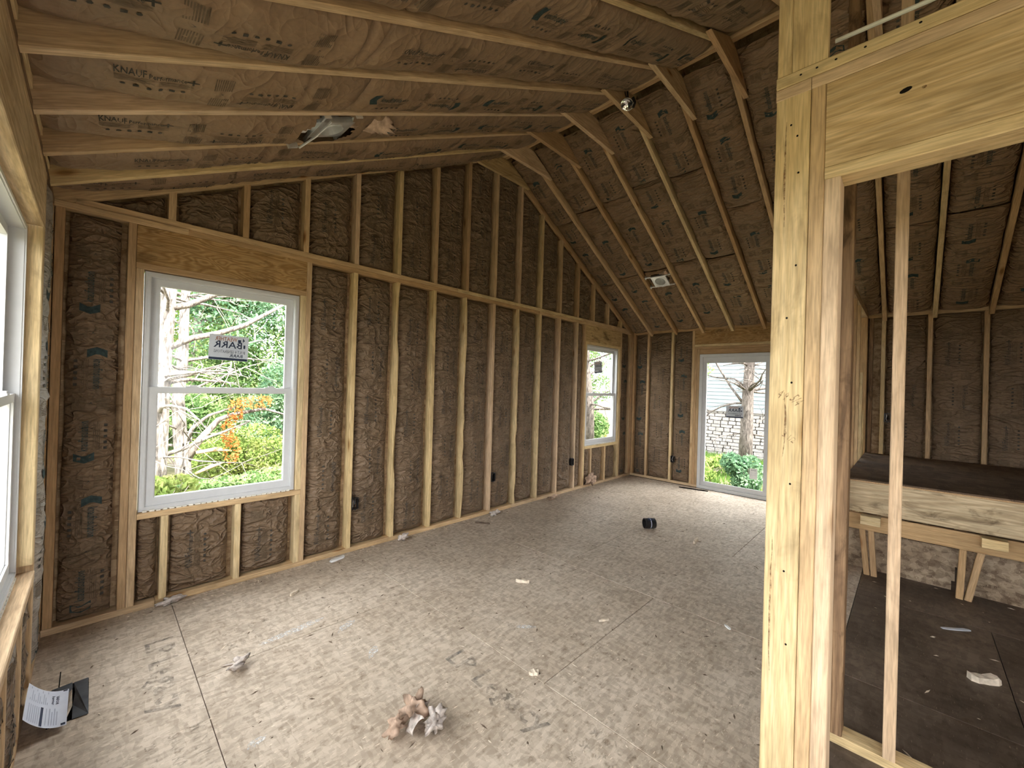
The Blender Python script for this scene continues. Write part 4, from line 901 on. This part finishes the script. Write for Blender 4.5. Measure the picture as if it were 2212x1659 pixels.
# torn insulation chunk and tufts
ic = Vector((1.735, -1.93, 0.0)); t = empty('insulation_scrap', ic, 'torn chunk of insulation with kraft face in the foreground', 'insulation')
V = []; F = []
for i in range(13):
    for j in range(9):
        u, v = i / 12 - .5, j / 8 - .5; x = 0.12 * u; z = 0.012 + 0.085 * (v + .5) ** 0.8; y = 0.03 * math.cos(u * 4) - 0.045 * (v + .5) + 0.008 * math.sin(9 * u + 5 * v); V.append((x + 0.012 * math.sin(7 * v), y, z + 0.008 * math.sin(11 * u)))
for i in range(12):
    for j in range(8): a = i * 9 + j; F.append((a, a + 9, a + 10, a + 1))
link('kraft_face', npmesh('kraft_face', np.array(V), np.array(F), True), WOOL, t, Matrix.Translation(ic) @ Matrix.Rotation(math.radians(40), 4, 'Z'))
lump('wool_body', ic + Vector((0.02, 0.03, 0)), 0.05, PINK, parent=t, sd=3, squash=(1.1, 1.0, 0.9), rough=0.7, n=16); lump('wool_body', ic + Vector((-0.07, 0.02, 0)), 0.028, PINK, parent=t, sd=5, squash=(1.4, 1.0, 0.9), rough=0.8, n=12)
lump('wool_tuft', (1.785, -2.015, 0), 0.036, WOOL, 'grey wool tuft beside the torn chunk in the foreground', 'insulation', None, 9, (1.2, 0.9, 1.0), 0.9, 14)
lump('wool_tuft', (5.93, -0.055, 0), 0.085, PINK, 'brown wool clump on the floor below the far small window', 'insulation', None, 12, (1.2, 0.5, 0.7), 0.8, 16)
lump('wool_tuft', (1.30, -1.02, 0), 0.035, WOOL, 'small pale wool tuft with dark rim near the left floor lettering', 'insulation', None, 15, (1.3, 0.7, 0.5), 0.9, 12)
lump('wool_tuft', (2.78, -0.10, 0), 0.035, WOOL, 'grey tuft against the bottom plate right of the first outlet box', 'insulation', None, 16, (1.2, 0.7, 0.7), 0.9, 12)
lump('wool_tuft', (3.92, -0.10, 0), 0.04, WOOL, 'thin tuft by the bottom plate below the middle outlet box', 'insulation', None, 18, (1.4, 0.5, 0.5), 0.9, 12)
lump('wool_tuft', (4.95, -0.12, 0), 0.05, PINK, 'frayed tuft lying by the wall left of the far outlet box', 'insulation', None, 19, (1.6, 0.5, 0.4), 0.9, 12)
lump('wool_tuft', (1.13, -0.05, 0), 0.03, WOOL, 'brown tuft by the bottom plate under the left window', 'insulation', None, 20, (1.4, 0.7, 0.6), 0.9, 12)

def chip(name, label, c, L, w, h, ang, mat=CHIP, cat='wood scrap', tilt=0.0):
    q = MB(); a = random.random; n = 7; V = []
    for i in range(n):
        x = -L / 2 + L * i / (n - 1); e = 1 if 0 < i < n - 1 else 0.55; yy = 0.15 * w * (a() - .5)
        V += [(x, -w / 2 * e + yy, 0), (x, w / 2 * e * (0.8 + 0.4 * a()) + yy, 0), (x, w / 2 * e * 0.8 + yy, h * (0.7 + 0.5 * a())), (x, -w / 2 * e * 0.8 + yy, h * (0.7 + 0.5 * a()))]
    F = [(0, 3, 2, 1), tuple((n - 1) * 4 + k for k in range(4))]
    for i in range(n - 1):
        for k in range(4): F.append((i * 4 + k, i * 4 + (k + 1) % 4, i * 4 + 4 + (k + 1) % 4, i * 4 + 4 + k))
    o = link(name, mesh(name, V, F), mat, None, Matrix.Translation((c[0], c[1], 0.0)) @ Matrix.Rotation(ang, 4, 'Z') @ Matrix.Rotation(tilt, 4, 'Y')); tag(o, label, cat); return o
chip('wood_splinter', 'long pale wood splinter in the middle of the floor', (3.03, -1.36), 0.10, 0.028, 0.02, -0.9)
chip('wood_splinter', 'curved pale shaving right of the black pipe coupling', (4.88, -1.94), 0.13, 0.03, 0.022, 0.1)
chip('wood_splinter', 'thin pale splinter lying across the floor panel joint', (3.04, -2.05), 0.07, 0.016, 0.01, -0.5)
chip('wood_splinter', 'small dark and pale splinter near the bottom of the floor', (1.40, -2.30), 0.04, 0.018, 0.012, -0.6)
chip('wood_offcut', 'pale wood offcut on the dark floor beyond the opening', (4.03, -3.71), 0.13, 0.055, 0.03, -1.0)
chip('plastic_scrap', 'bright white scrap in front of the post on the right', (3.55, -2.62), 0.05, 0.02, 0.006, 0.9, CABLE, 'scrap')
chip('plastic_scrap', 'crumpled white scrap against the plate right of the left window', (2.185, -0.075), 0.13, 0.04, 0.012, 0.25, CABLE, 'scrap')
chip('plastic_scrap', 'dark flat strip lying in front of the patio door', (7.02, -1.12), 0.40, 0.035, 0.012, -1.35, DARK, 'scrap')
chip('plastic_scrap', 'short dark stick on the floor below the middle outlet box', (3.66, -0.20), 0.16, 0.02, 0.012, -0.95, CRUMB, 'scrap')
chip('plastic_scrap', 'thin pale film strip on the dark floor beyond the opening', (4.62, -3.64), 0.16, 0.03, 0.004, -0.9, SILVER, 'scrap')
chip('wood_splinter', 'pair of curled shavings left of the long floor joint', (1.75, -0.42), 0.07, 0.02, 0.016, 0.5)
chip('wood_splinter', 'small pale chip right of the faded floor lettering', (2.36, -2.06), 0.05, 0.03, 0.016, -0.7)

# crumbs and shavings nobody could count
def crumbs(name, label, n, mat, sz, fn):
    V = []; F = []
    for i in range(n):
        x, y = fn(); s = sz * (0.4 + 1.2 * random.random()); a = random.random() * 6.28; l = s * (1 + 2.5 * random.random() ** 2); b = len(V); ca, sa = math.cos(a), math.sin(a)
        for (px, py, pz) in ((-l, 0, 0), (0, -s * .5, 0), (l, 0, 0), (0, s * .5, 0), (0.1 * l, 0, s * .6)): V.append((x + px * ca - py * sa, y + px * sa + py * ca, pz + 0.0005))
        F += [(b, b + 1, b + 4), (b + 1, b + 2, b + 4), (b + 2, b + 3, b + 4), (b + 3, b, b + 4)]
    o = link(name, npmesh(name, np.array(V), np.array(F)), mat); tag(o, label, 'debris', None, 'stuff'); return o
def anyw():
    return (0.7 + 6.3 * random.random() ** 1.2, -0.05 - 3.0 * random.random())
def plate():
    return (0.9 + 6 * random.random(), -0.01 - 0.12 * random.random() ** 2)
def dark_room(): return (2.6 + 4 * random.random(), -3.2 - 1.1 * random.random())
crumbs('wood_crumbs', 'pale wood crumbs scattered over the subfloor', 520, CHIP, 0.0055, anyw)
crumbs('dirt_crumbs', 'dark dirt crumbs and leaf bits scattered over the subfloor', 420, CRUMB, 0.0055, anyw)
crumbs('plate_dust', 'pale sawdust crumbs along the foot of the gable wall', 320, CHIP, 0.008, plate)
crumbs('dim_room_crumbs', 'pale crumbs on the dark floor beyond the opening', 60, CHIP, 0.007, dark_room)

# plywood platform on trestle legs in the far room
t = empty('work_platform', (5.2, -3.6, 0.0), 'low plywood platform on slanted legs beyond the opening', 'platform')
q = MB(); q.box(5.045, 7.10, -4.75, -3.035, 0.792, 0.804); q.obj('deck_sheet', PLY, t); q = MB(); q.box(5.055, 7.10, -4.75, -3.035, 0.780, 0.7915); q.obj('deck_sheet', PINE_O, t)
lum('front_beam', 5.055, 5.093, -4.75, -3.040, 0.540, 0.7795, WEATHER, t, 0.012, 4); lum('back_beam', 6.9, 6.938, -4.75, -3.05, 0.54, 0.7795, PINE, t)
lum('lower_rail', 5.178, 5.216, -4.75, -3.06, 0.372, 0.500, PINE_O, t)  # brown pine chosen to paint in the shade below the deck
for y in (-3.196, -3.841, -4.5): lum('cross_block', 5.098, 7.0, y - 0.06, y + 0.06, 0.501, 0.539, PINE_Y, t) if False else lum('cross_block', 5.100, 5.177, y - 0.06, y + 0.06, 0.434, 0.502, PINE_Y, t)
for ya, yb in ((-3.133, -3.176), (-3.190, -3.220), (-3.706, -3.690), (-3.803, -3.732), (-4.45, -4.40)): board('leg', (5.235, ya, 0.44), (5.235, yb, 0.0), 0.038, 0.037, (0, 1, 0), PINE_O, t)  # same brown pine, leg shading put into the colour
for ya in (-3.2, -3.75, -4.45): lum('leg', 6.9, 6.938, ya - 0.089, ya, 0, 0.539, PINE, t)
q = MB(); q.add([(5.262, -3.722, 0.37), (5.262, -3.786, 0.37), (5.262, -3.716, 0.01), (5.262, -3.706, 0.01), (5.274, -3.722, 0.37), (5.274, -3.786, 0.37), (5.274, -3.716, 0.01), (5.274, -3.706, 0.01)], [(0, 1, 2, 3), (7, 6, 5, 4), (0, 4, 5, 1), (1, 5, 6, 2), (2, 6, 7, 3), (3, 7, 4, 0)]); q.obj('gusset', OSB_D, t)
for i, (z0, z1, ye, lb) in enumerate(((0.0, 0.070, -3.656, 'lowest'), (0.0705, 0.180, -3.674, 'middle'), (0.1805, 0.318, -3.692, 'top'))):
    q = MB(); ym = (-3.04 + ye) / 2; q.box(-0.007, 0.007, ye - ym, -3.04 - ym, z0, z1); tag(q.obj('osb_strip', OSB_D, None, Matrix.Translation((5.387, ym, 0))), '%s strand board strip left of the platform leg' % lb, 'board', 'strand board strips under the platform')
q = MB(); q.box(-0.007, 0.007, -0.5, 0.49, 0, 0.335); tag(q.obj('osb_strip', OSB_D, None, Matrix.Translation((5.387, -4.26, 0))), 'strand board sheet right of the platform legs', 'board', 'strand board strips under the platform')

# marks on the post and header: knots, nails, a resin streak and pencilled sums
def mark(nm, par, x, y, z, a, b, ang, mat):
    pts = [(math.cos(t_) * a, math.sin(t_) * b) for t_ in np.linspace(0, 2 * math.pi, 11)[:-1]]; ca, sa = math.cos(ang), math.sin(ang)
    Vq, Fq = poly2d(pts); V = np.stack([np.full(len(Vq), 0.0), Vq[:, 0] * ca - Vq[:, 1] * sa, Vq[:, 0] * sa + Vq[:, 1] * ca], 1); link(nm, npmesh(nm, V, Fq), mat, par, Matrix.Translation((x, y, z)))
xm = XP - 0.0008
for y, z in ((-3.128, 2.30), (-3.145, 2.26), (-3.15, 2.145), (-3.15, 1.86), (-3.13, 1.70), (-3.147, 1.50), (-3.15, 1.19), (-3.14, 0.92), (-3.15, 0.70)): mark('nail_head', PW, xm, y, z, 0.003, 0.0034, 0, DARK)
for (ya, za, zb, w, bow) in ((-3.117, 2.315, 1.985, 0.0022, 0.004), (-3.128, 1.47, 1.27, 0.0020, -0.006), (-3.108, 1.02, 0.60, 0.0022, 0.003)):
    q = MB(); n = 9
    for i in range(n):
        f = i / (n - 1); yy = ya + bow * math.sin(f * 3.1) + 0.0012 * random.uniform(-1, 1); ww = w * (0.25 + math.sin(max(0.02, f * 3.1)) * random.uniform(.7, 1.2)); zz = za + (zb - za) * f; q.v += [(xm, yy + ww, zz), (xm, yy - ww, zz)]
    for i in range(n - 1): q.f.append((2 * i, 2 * i + 1, 2 * i + 3, 2 * i + 2))
    q.obj('resin_streak', PENCIL, PW)
def post_words(s, y, z, L, hgt, ang=0.0):
    Vt, Ft = text2d(s, False); ca, sa = math.cos(ang), math.sin(ang); a = Vt[:, 0] * L; b = Vt[:, 1] * hgt
    link('pencil_writing', npmesh('pencil_writing', np.stack([np.full(len(a), 0.0), -(a * ca - b * sa), a * sa + b * ca], 1), Ft), PENCIL, PW, Matrix.Translation((xm, y, z)))
post_words('4 9', -3.108, 1.455, 0.026, 0.05, -0.5); post_words('5/4', -3.142, 1.448, 0.026, 0.05, -0.9); post_words('3 1/2', -3.125, 1.335, 0.036, 0.05, -0.6)
mark('knot_hole', PW, xm, -3.385, 2.285, 0.013, 0.0065, -0.25, DARK); mark('knot', PW, xm, -3.42, 2.277, 0.005, 0.004, 0, PENCIL)
for y, z in ((-3.15, 2.445), (-3.19, 2.446), (-3.235, 2.447), (-3.30, 2.447), (-3.41, 2.45)): mark('nail_head', PW, XP - 0.0028, y, z, 0.0035, 0.003, 0, DARK)

# ================================================================== outside
m = MB(); gz = -0.45
m.box(-40, 60, -40, 60, gz - 0.2, gz); ground = struct(m.obj('ground', SOIL), 'ground outside the house')
def leaves(n, fn, size, seed, flat=0.5):
    r = np.random.default_rng(seed); P = fn(r, n); a = r.normal(size=(n, 3)); a /= np.linalg.norm(a, axis=1)[:, None]; b = r.normal(size=(n, 3)); b[:, 2] *= flat; b -= a * (a * b).sum(1)[:, None]; b /= np.linalg.norm(b, axis=1)[:, None]
    s = size * (0.6 + 0.8 * r.random(n))[:, None]; c = np.cross(a, b)
    V = np.stack([P - a * s, P + b * s * 0.45 + c * s * 0.08, P + a * s, P - b * s * 0.45 + c * s * 0.08], 1).reshape(-1, 3)
    i = np.arange(n) * 4; F = np.concatenate([np.stack([i, i + 1, i + 2], 1), np.stack([i, i + 2, i + 3], 1)])
    return V, F
def blob(centres, radii):
    centres = np.array(centres, float); radii = np.array(radii, float)
    def fn(r, n):
        k = r.integers(0, len(centres), n); d = r.normal(size=(n, 3)); d /= np.linalg.norm(d, axis=1)[:, None]
        rr = radii[k][:, None] if radii.ndim == 1 else radii[k]
        p = centres[k] + d * rr * (0.55 + 0.5 * r.random(n)[:, None] ** 0.5); p[:, 2] = np.maximum(p[:, 2], gz + 0.05); return p
    return fn
def tree(name, label, base, top, r0, mat, seed, nb=10, blen=1.5, crown=None, nleaf=3000, lsize=0.07, lmat=LEAF, path=None, extra=(), group='trees behind the house', zb=(0.6, 5.0), twigs=3):
    rr = random.Random(seed); t = empty(name, base, label, 'tree', group)
    pts = path or [Vector(base).lerp(Vector(top), i / 7) + Vector((rr.uniform(-.04, .04), rr.uniform(-.04, .04), 0)) * (i > 0) for i in range(8)]
    pts = [Vector(p) for p in pts]; q = MB(); q.tube(pts, [r0 * (1.15 - 0.65 * i / (len(pts) - 1)) for i in range(len(pts))], 12); q.obj('trunk', mat, t, None, True)
    q = MB(); tw = MB()
    for i in range(nb):
        z = rr.uniform(*zb); j = min(range(len(pts)), key=lambda k: abs(pts[k].z - z)); j = max(1, min(j, len(pts) - 1)); f = pts[j - 1]; g = pts[j]; p = f.lerp(g, min(1, max(0, (z - f.z) / max(1e-3, g.z - f.z))))
        an = rr.uniform(0, 6.28); L = blen * rr.uniform(.5, 1.2); d = Vector((math.cos(an), math.sin(an), rr.uniform(-0.1, 0.5))); bp_ = [p]
        for s in range(5): d = (d + Vector((rr.uniform(-.3, .3), rr.uniform(-.3, .3), rr.uniform(-.25, .2)))).normalized(); bp_.append(bp_[-1] + d * L / 5)
        rb = r0 * rr.uniform(.12, .3); q.tube(bp_, [rb * (1 - 0.8 * k / 5) for k in range(6)], 6)
        for w in range(twigs):
            k = rr.randint(1, 5); a = bp_[k]; dd = Vector((rr.uniform(-1, 1), rr.uniform(-1, 1), rr.uniform(-.7, .6))).normalized(); c = [a]
            for s in range(3): dd = (dd + Vector((rr.uniform(-.4, .4), rr.uniform(-.4, .4), rr.uniform(-.4, .3)))).normalized(); c.append(c[-1] + dd * L * 0.14)
            tw.tube(c, [rb * .3, rb * .22, rb * .15, rb * .08], 4)
    for e in extra:
        q.tube([Vector(p) for p in e[0]], e[1], 8)
    if q.v: q.obj('branches', mat, t, None, True)['kind'] = 'stuff'
    if tw.v: tw.obj('twigs', TWIG if mat is BARKM else mat, t)['kind'] = 'stuff'
    if crown:
        V, F = leaves(nleaf, blob(*crown), lsize, seed); link('foliage', npmesh('foliage', V, F), lmat, t)['kind'] = 'stuff'
    return t
# trees seen through the left window
tA = tree('bare_tree', 'pale thick trunk at the left edge of the left window', (1.40, 4.2, gz), (1.56, 4.2, 6), 0.115, BARKM, 1, 16, 1.7, path=[(1.38, 4.2, gz), (1.41, 4.2, 0.3), (1.43, 4.2, 1.5), (1.48, 4.2, 2.6), (1.58, 4.22, 4.0), (1.65, 4.25, 6)], zb=(0.3, 3.4), twigs=4,
          extra=(([(1.47, 4.2, 2.42), (1.70, 4.15, 2.50), (2.0, 4.1, 2.70), (2.5, 4.0, 3.1)], [.05, .045, .04, .02]), ([(1.44, 4.2, 1.82), (1.75, 4.1, 2.02), (2.05, 4.05, 2.12), (2.37, 4.0, 2.27), (2.9, 3.9, 2.68)], [.045, .042, .04, .035, .02]), ([(1.43, 4.2, 1.5), (1.8, 4.15, 1.52), (2.1, 4.1, 1.62)], [.02, .018, .01])))
tB = tree('forked_tree', 'forked grey trunk in the middle of the left window', (1.81, 5.0, gz), (1.76, 5, 5), 0.10, BARKM, 2, 18, 1.8, path=[(1.83, 5, gz), (1.80, 5, 0.05), (1.745, 5, 0.6), (1.713, 5, 1.10), (1.757, 5, 1.70), (1.76, 5, 2.75), (1.9, 5, 5.0)], zb=(0.2, 3.6), twigs=5,
          extra=(([(1.80, 5, 0.0), (1.95, 4.95, 0.35), (2.243, 4.9, 0.753), (2.44, 4.9, 0.83), (2.9, 4.85, 0.92), (3.4, 4.8, 0.75)], [.07, .06, .045, .035, .025, .01]), ([(1.80, 5, 0.3), (1.9, 4.95, 0.62), (2.1, 4.9, 0.82), (2.5, 4.85, 0.98)], [.035, .03, .025, .012])),)
V, F = leaves(700, blob([(2.42, 4.8, 0.25), (2.36, 4.8, 0.55), (2.46, 4.8, 0.9), (2.75, 4.8, 1.05)], [[.12, .1, .25], [.10, .1, .2], [.12, .1, .2], [.3, .1, .12]]), 0.03, 77); link('dead_foliage', npmesh('dead_foliage', V, F), LEAF_O, tB)['kind'] = 'stuff'
q = MB(); q.tube([(1.95, 4.9, 0.22), (2.2, 4.85, 0.26), (2.42, 4.8, 0.22)], [.03, .035, .01], 6); q.obj('broken_limb', PINE_O, tB); q = MB(); q.tube([(1.95, 4.9, -0.12), (2.15, 4.85, -0.02), (2.3, 4.8, 0.03)], [.02, .035, .008], 6); q.obj('broken_limb', PINE_O, tB)
# leafy trees and bushes filling the background
bk = [(0.6, 8.5, LEAF_B, 'bluish'), (2.4, 9.2, LEAF, 'dense'), (4.4, 8.8, LEAF_B, 'cool toned'), (3.3, 12, LEAF_Y, 'yellowish'), (6.6, 9.5, LEAF, 'broad'), (1.2, 12.5, LEAF, 'tall'), (9.5, 8.5, LEAF_Y, 'spreading'), (12.5, 7.6, LEAF, 'rounded'), (14.6, 6.0, LEAF_B, 'shady'), (14.0, 9.5, LEAF_Y, 'light'), (18.0, 8.5, LEAF, 'distant'), (-2.5, 9, LEAF, 'leaning')]
wd = ['behind the left window', 'behind the left window', 'behind the left window', 'behind the left window', 'between both windows', 'behind the left window', 'between both windows', 'behind the far small window', 'behind the far small window', 'behind the far small window', 'behind the far small window', 'beyond the left corner']
for i, (x, y, lm, ad) in enumerate(bk):
    r = random.Random(i + 40); cs = [(x + r.uniform(-1.5, 1.5), y + r.uniform(-.8, .8), r.uniform(0.6, 5.2)) for _ in range(9)]; rd = [r.uniform(.6, 1.15) for _ in cs]
    tree('leafy_tree', '%s green leafy tree %s' % (ad, wd[i]), (x, y, gz), (x + .2, y, 6), 0.12, BARKM, 50 + i, 6, 1.6, (cs, rd), 13000, 0.058, lm, zb=(1, 5), group='leafy trees behind the house', twigs=2)
def shrub(label, c, rad, n, lm, seed, lsize=0.05, group='shrubs outside the windows'):
    t = empty('shrub', (c[0], c[1], gz), label, 'shrub', group); r = random.Random(seed); q = MB()
    for i in range(9):
        a = r.uniform(0, 6.28); q.tube([(c[0], c[1], gz), (c[0] + .4 * rad[0] * math.cos(a), c[1] + .4 * rad[1] * math.sin(a), (gz + c[2]) / 2), (c[0] + .8 * rad[0] * math.cos(a), c[1] + .8 * rad[1] * math.sin(a), c[2] + .3 * rad[2])], [.012, .009, .004], 5)
    q.obj('stems', TWIG, t)['kind'] = 'stuff'; cs = [(c[0] + r.uniform(-.6, .6) * rad[0], c[1] + r.uniform(-.6, .6) * rad[1], c[2] + r.uniform(-.5, .5) * rad[2]) for _ in range(8)]
    V, F = leaves(n, blob(cs, [[rad[0] * .5, rad[1] * .5, rad[2] * .5]] * 8), lsize, seed); link('foliage', npmesh('foliage', V, F), lm, t)['kind'] = 'stuff'
shrub('yellow green bush low behind the left window, right half', (2.75, 5.9, 0.05), (0.9, 0.6, 0.55), 8000, LEAF_Y, 1, 0.035); shrub('bush low behind the left window, left half', (1.3, 3.3, -0.05), (0.45, 0.4, 0.35), 1800, LEAF_Y, 2, 0.06)
shrub('dark green bush behind the forked trunk', (2.0, 6.6, 0.5), (0.9, 0.5, 0.9), 8000, LEAF, 3, 0.04); shrub('bluish bush at the right edge of the left window', (3.6, 6.6, 0.9), (0.8, 0.5, 1.1), 8000, LEAF_B, 4, 0.04)
shrub('low undergrowth at the foot of the forked trunk', (2.35, 4.3, -0.27), (1.1, 0.5, 0.22), 5000, LEAF, 21, 0.035); shrub('tall pale hedge filling the right of the left window', (3.7, 8.1, 1.7), (1.7, 0.5, 1.9), 12000, LEAF, 22, 0.05)
shrub('leafy bush low behind the far small window', (11.9, 4.3, 0.45), (1.1, 0.8, 0.9), 6500, LEAF, 5, 0.06)
tree('bare_tree', 'thick pale trunk behind the far small window', (10.9, 3.2, gz), (11.0, 3.2, 6), 0.15, BARKG, 8, 16, 1.9, path=[(10.75, 3.2, gz), (10.7, 3.2, 1.0), (10.45, 3.2, 2.2), (10.35, 3.2, 3.5), (10.3, 3.2, 6)], zb=(.6, 4.0), twigs=3)
# beyond the patio door
tree('cedar_tree', 'grey cedar trunk with bare branches behind the patio door', (11.5, -0.66, gz), (11.5, -0.66, 6), 0.135, BARKG, 9, 30, 1.25, path=[(11.5, -.64, gz), (11.5, -.66, .5), (11.5, -.67, 1.5), (11.5, -.70, 2.4), (11.5, -.72, 4), (11.5, -.75, 6)], zb=(.5, 3.6), twigs=4,
     extra=(([(11.48, -.62, 1.15), (11.4, -.35, 1.55), (11.3, -.1, 2.0), (11.2, .2, 2.6)], [.03, .025, .02, .012]), ([(11.48, -.62, 1.6), (11.4, -.4, 1.78), (11.3, -.05, 1.80), (11.2, .5, 1.95)], [.025, .022, .016, .008])))
tree('young_tree', 'leafy branches at the upper left of the patio door', (10.2, 0.55, gz), (10.2, 0.3, 4), 0.035, BARKM, 10, 8, .9, ([(10.2, -.05, 1.95), (10.2, .15, 2.2), (10.2, .12, 1.1), (10.1, .2, 1.5), (10.2, .25, .6)], [.25, .3, .2, .2, .2]), 700, 0.05, LEAF, zb=(.8, 2.6), twigs=3)
shrub('green shrub right of the door outside, below the cedar', (9.7, -1.16, -0.06), (0.5, 0.36, 0.36), 3200, LEAF_B, 11, 0.045); shrub('low yellow green bush on the lawn left of the cedar', (10.4, -.05, -.22), (0.9, 0.7, .28), 4200, LEAF_Y, 12, 0.045)
V = []; r = np.random.default_rng(3); n = 12000; gx = 8 + 6 * r.random(n); gy = -3 + 6 * r.random(n); hh = 0.06 + 0.1 * r.random(n); an = r.random(n) * 6.28
P = np.stack([gx, gy, np.full(n, gz)], 1); dx = np.stack([np.cos(an), np.sin(an), 0 * an], 1) * 0.012; up = np.stack([0.05 * np.cos(an * 3), 0.05 * np.sin(an * 3), hh], 1)
V = np.stack([P - dx, P + dx, P + up], 1).reshape(-1, 3); F = np.arange(3 * n).reshape(-1, 3); tag(link('lawn_grass', npmesh('lawn_grass', V, F), GRASS), 'short green lawn grass outside the patio door', 'grass', None, 'stuff')
# neighbouring house
HX = 14.0; hs = empty('neighbour_house', (HX, 1.0, gz), 'neighbouring house with pale siding above stone veneer', 'house')
q = MB(); q.box(HX + 0.02, HX + 0.3, -6, 3.4, gz, 0.88); q.obj('stone_backing', MORTAR, hs); q = MB(); q.box(HX + 0.03, HX + 0.3, -6, 3.4, 0.9, 5.2); q.obj('wall_core', SIDING, hs); q = MB(); q.box(HX - 0.05, HX + 0.1, -6, 3.4, 0.87, 0.90); q.obj('stone_ledge', STONE, hs)
q = MB(); q.add([(-0.0, -6.5, 0), (0.022, -6.5, 0), (0.006, -6.5, .118), (-0.0, 2.9, 0), (0.022, 2.9, 0), (.006, 2.9, .118)], [(0, 1, 2), (5, 4, 3), (0, 3, 4, 1), (1, 4, 5, 2), (2, 5, 3, 0)])
sm = mesh('siding_board', [(-p[0], p[1], p[2]) for p in q.v], [f[::-1] for f in q.f])
for i in range(26): link('siding_board', sm, SIDING, hs, Matrix.Translation((HX + 0.028, 0.5, 0.905 + i * 0.112)))
SMS = []
for k in range(10):
    r = random.Random(k); V = []
    for dpt, sc in ((0, 1), (-.035, .93)):
        for (y, z) in ((-.5, -.5), (-.1, -.52), (.5, -.48), (.52, .1), (.48, .5), (0, .52), (-.5, .47), (-.52, 0)): V.append((dpt + r.uniform(-.006, .006) * (dpt < 0), y * sc + r.uniform(-.04, .04), z * sc + r.uniform(-.07, .07)))
    SMS.append(mesh('stone', V, [tuple(range(15, 7, -1))] + [(i, (i + 1) % 8, 8 + (i + 1) % 8, 8 + i) for i in range(8)]))
z = gz; r = random.Random(4); cnt = 0
while z < 0.86:
    h = r.uniform(.085, .135); h = min(h, 0.87 - z); y = -2.0 - r.random() * .2
    while y < 3.0:
        w = r.uniform(.16, .36); o = link('stone', SMS[r.randint(0, 9)], STONE, hs, Matrix.Translation((HX + 0.018, y + w / 2, z + h / 2)) @ Matrix.Diagonal((1, w - .018, h - .014, 1))); cnt += 1; y += w
    z += h
# orange bucket seen low through the far small window
q = MB(); q.lathe([(0.001, 0), (.13, 0), (.15, .36), (.14, .36), (.12, .03), (.001, .03)], (12.6, 3.93, gz), 18); tag(q.obj('bucket', ORANGE), 'small orange bucket seen low through the far small window', 'bucket')
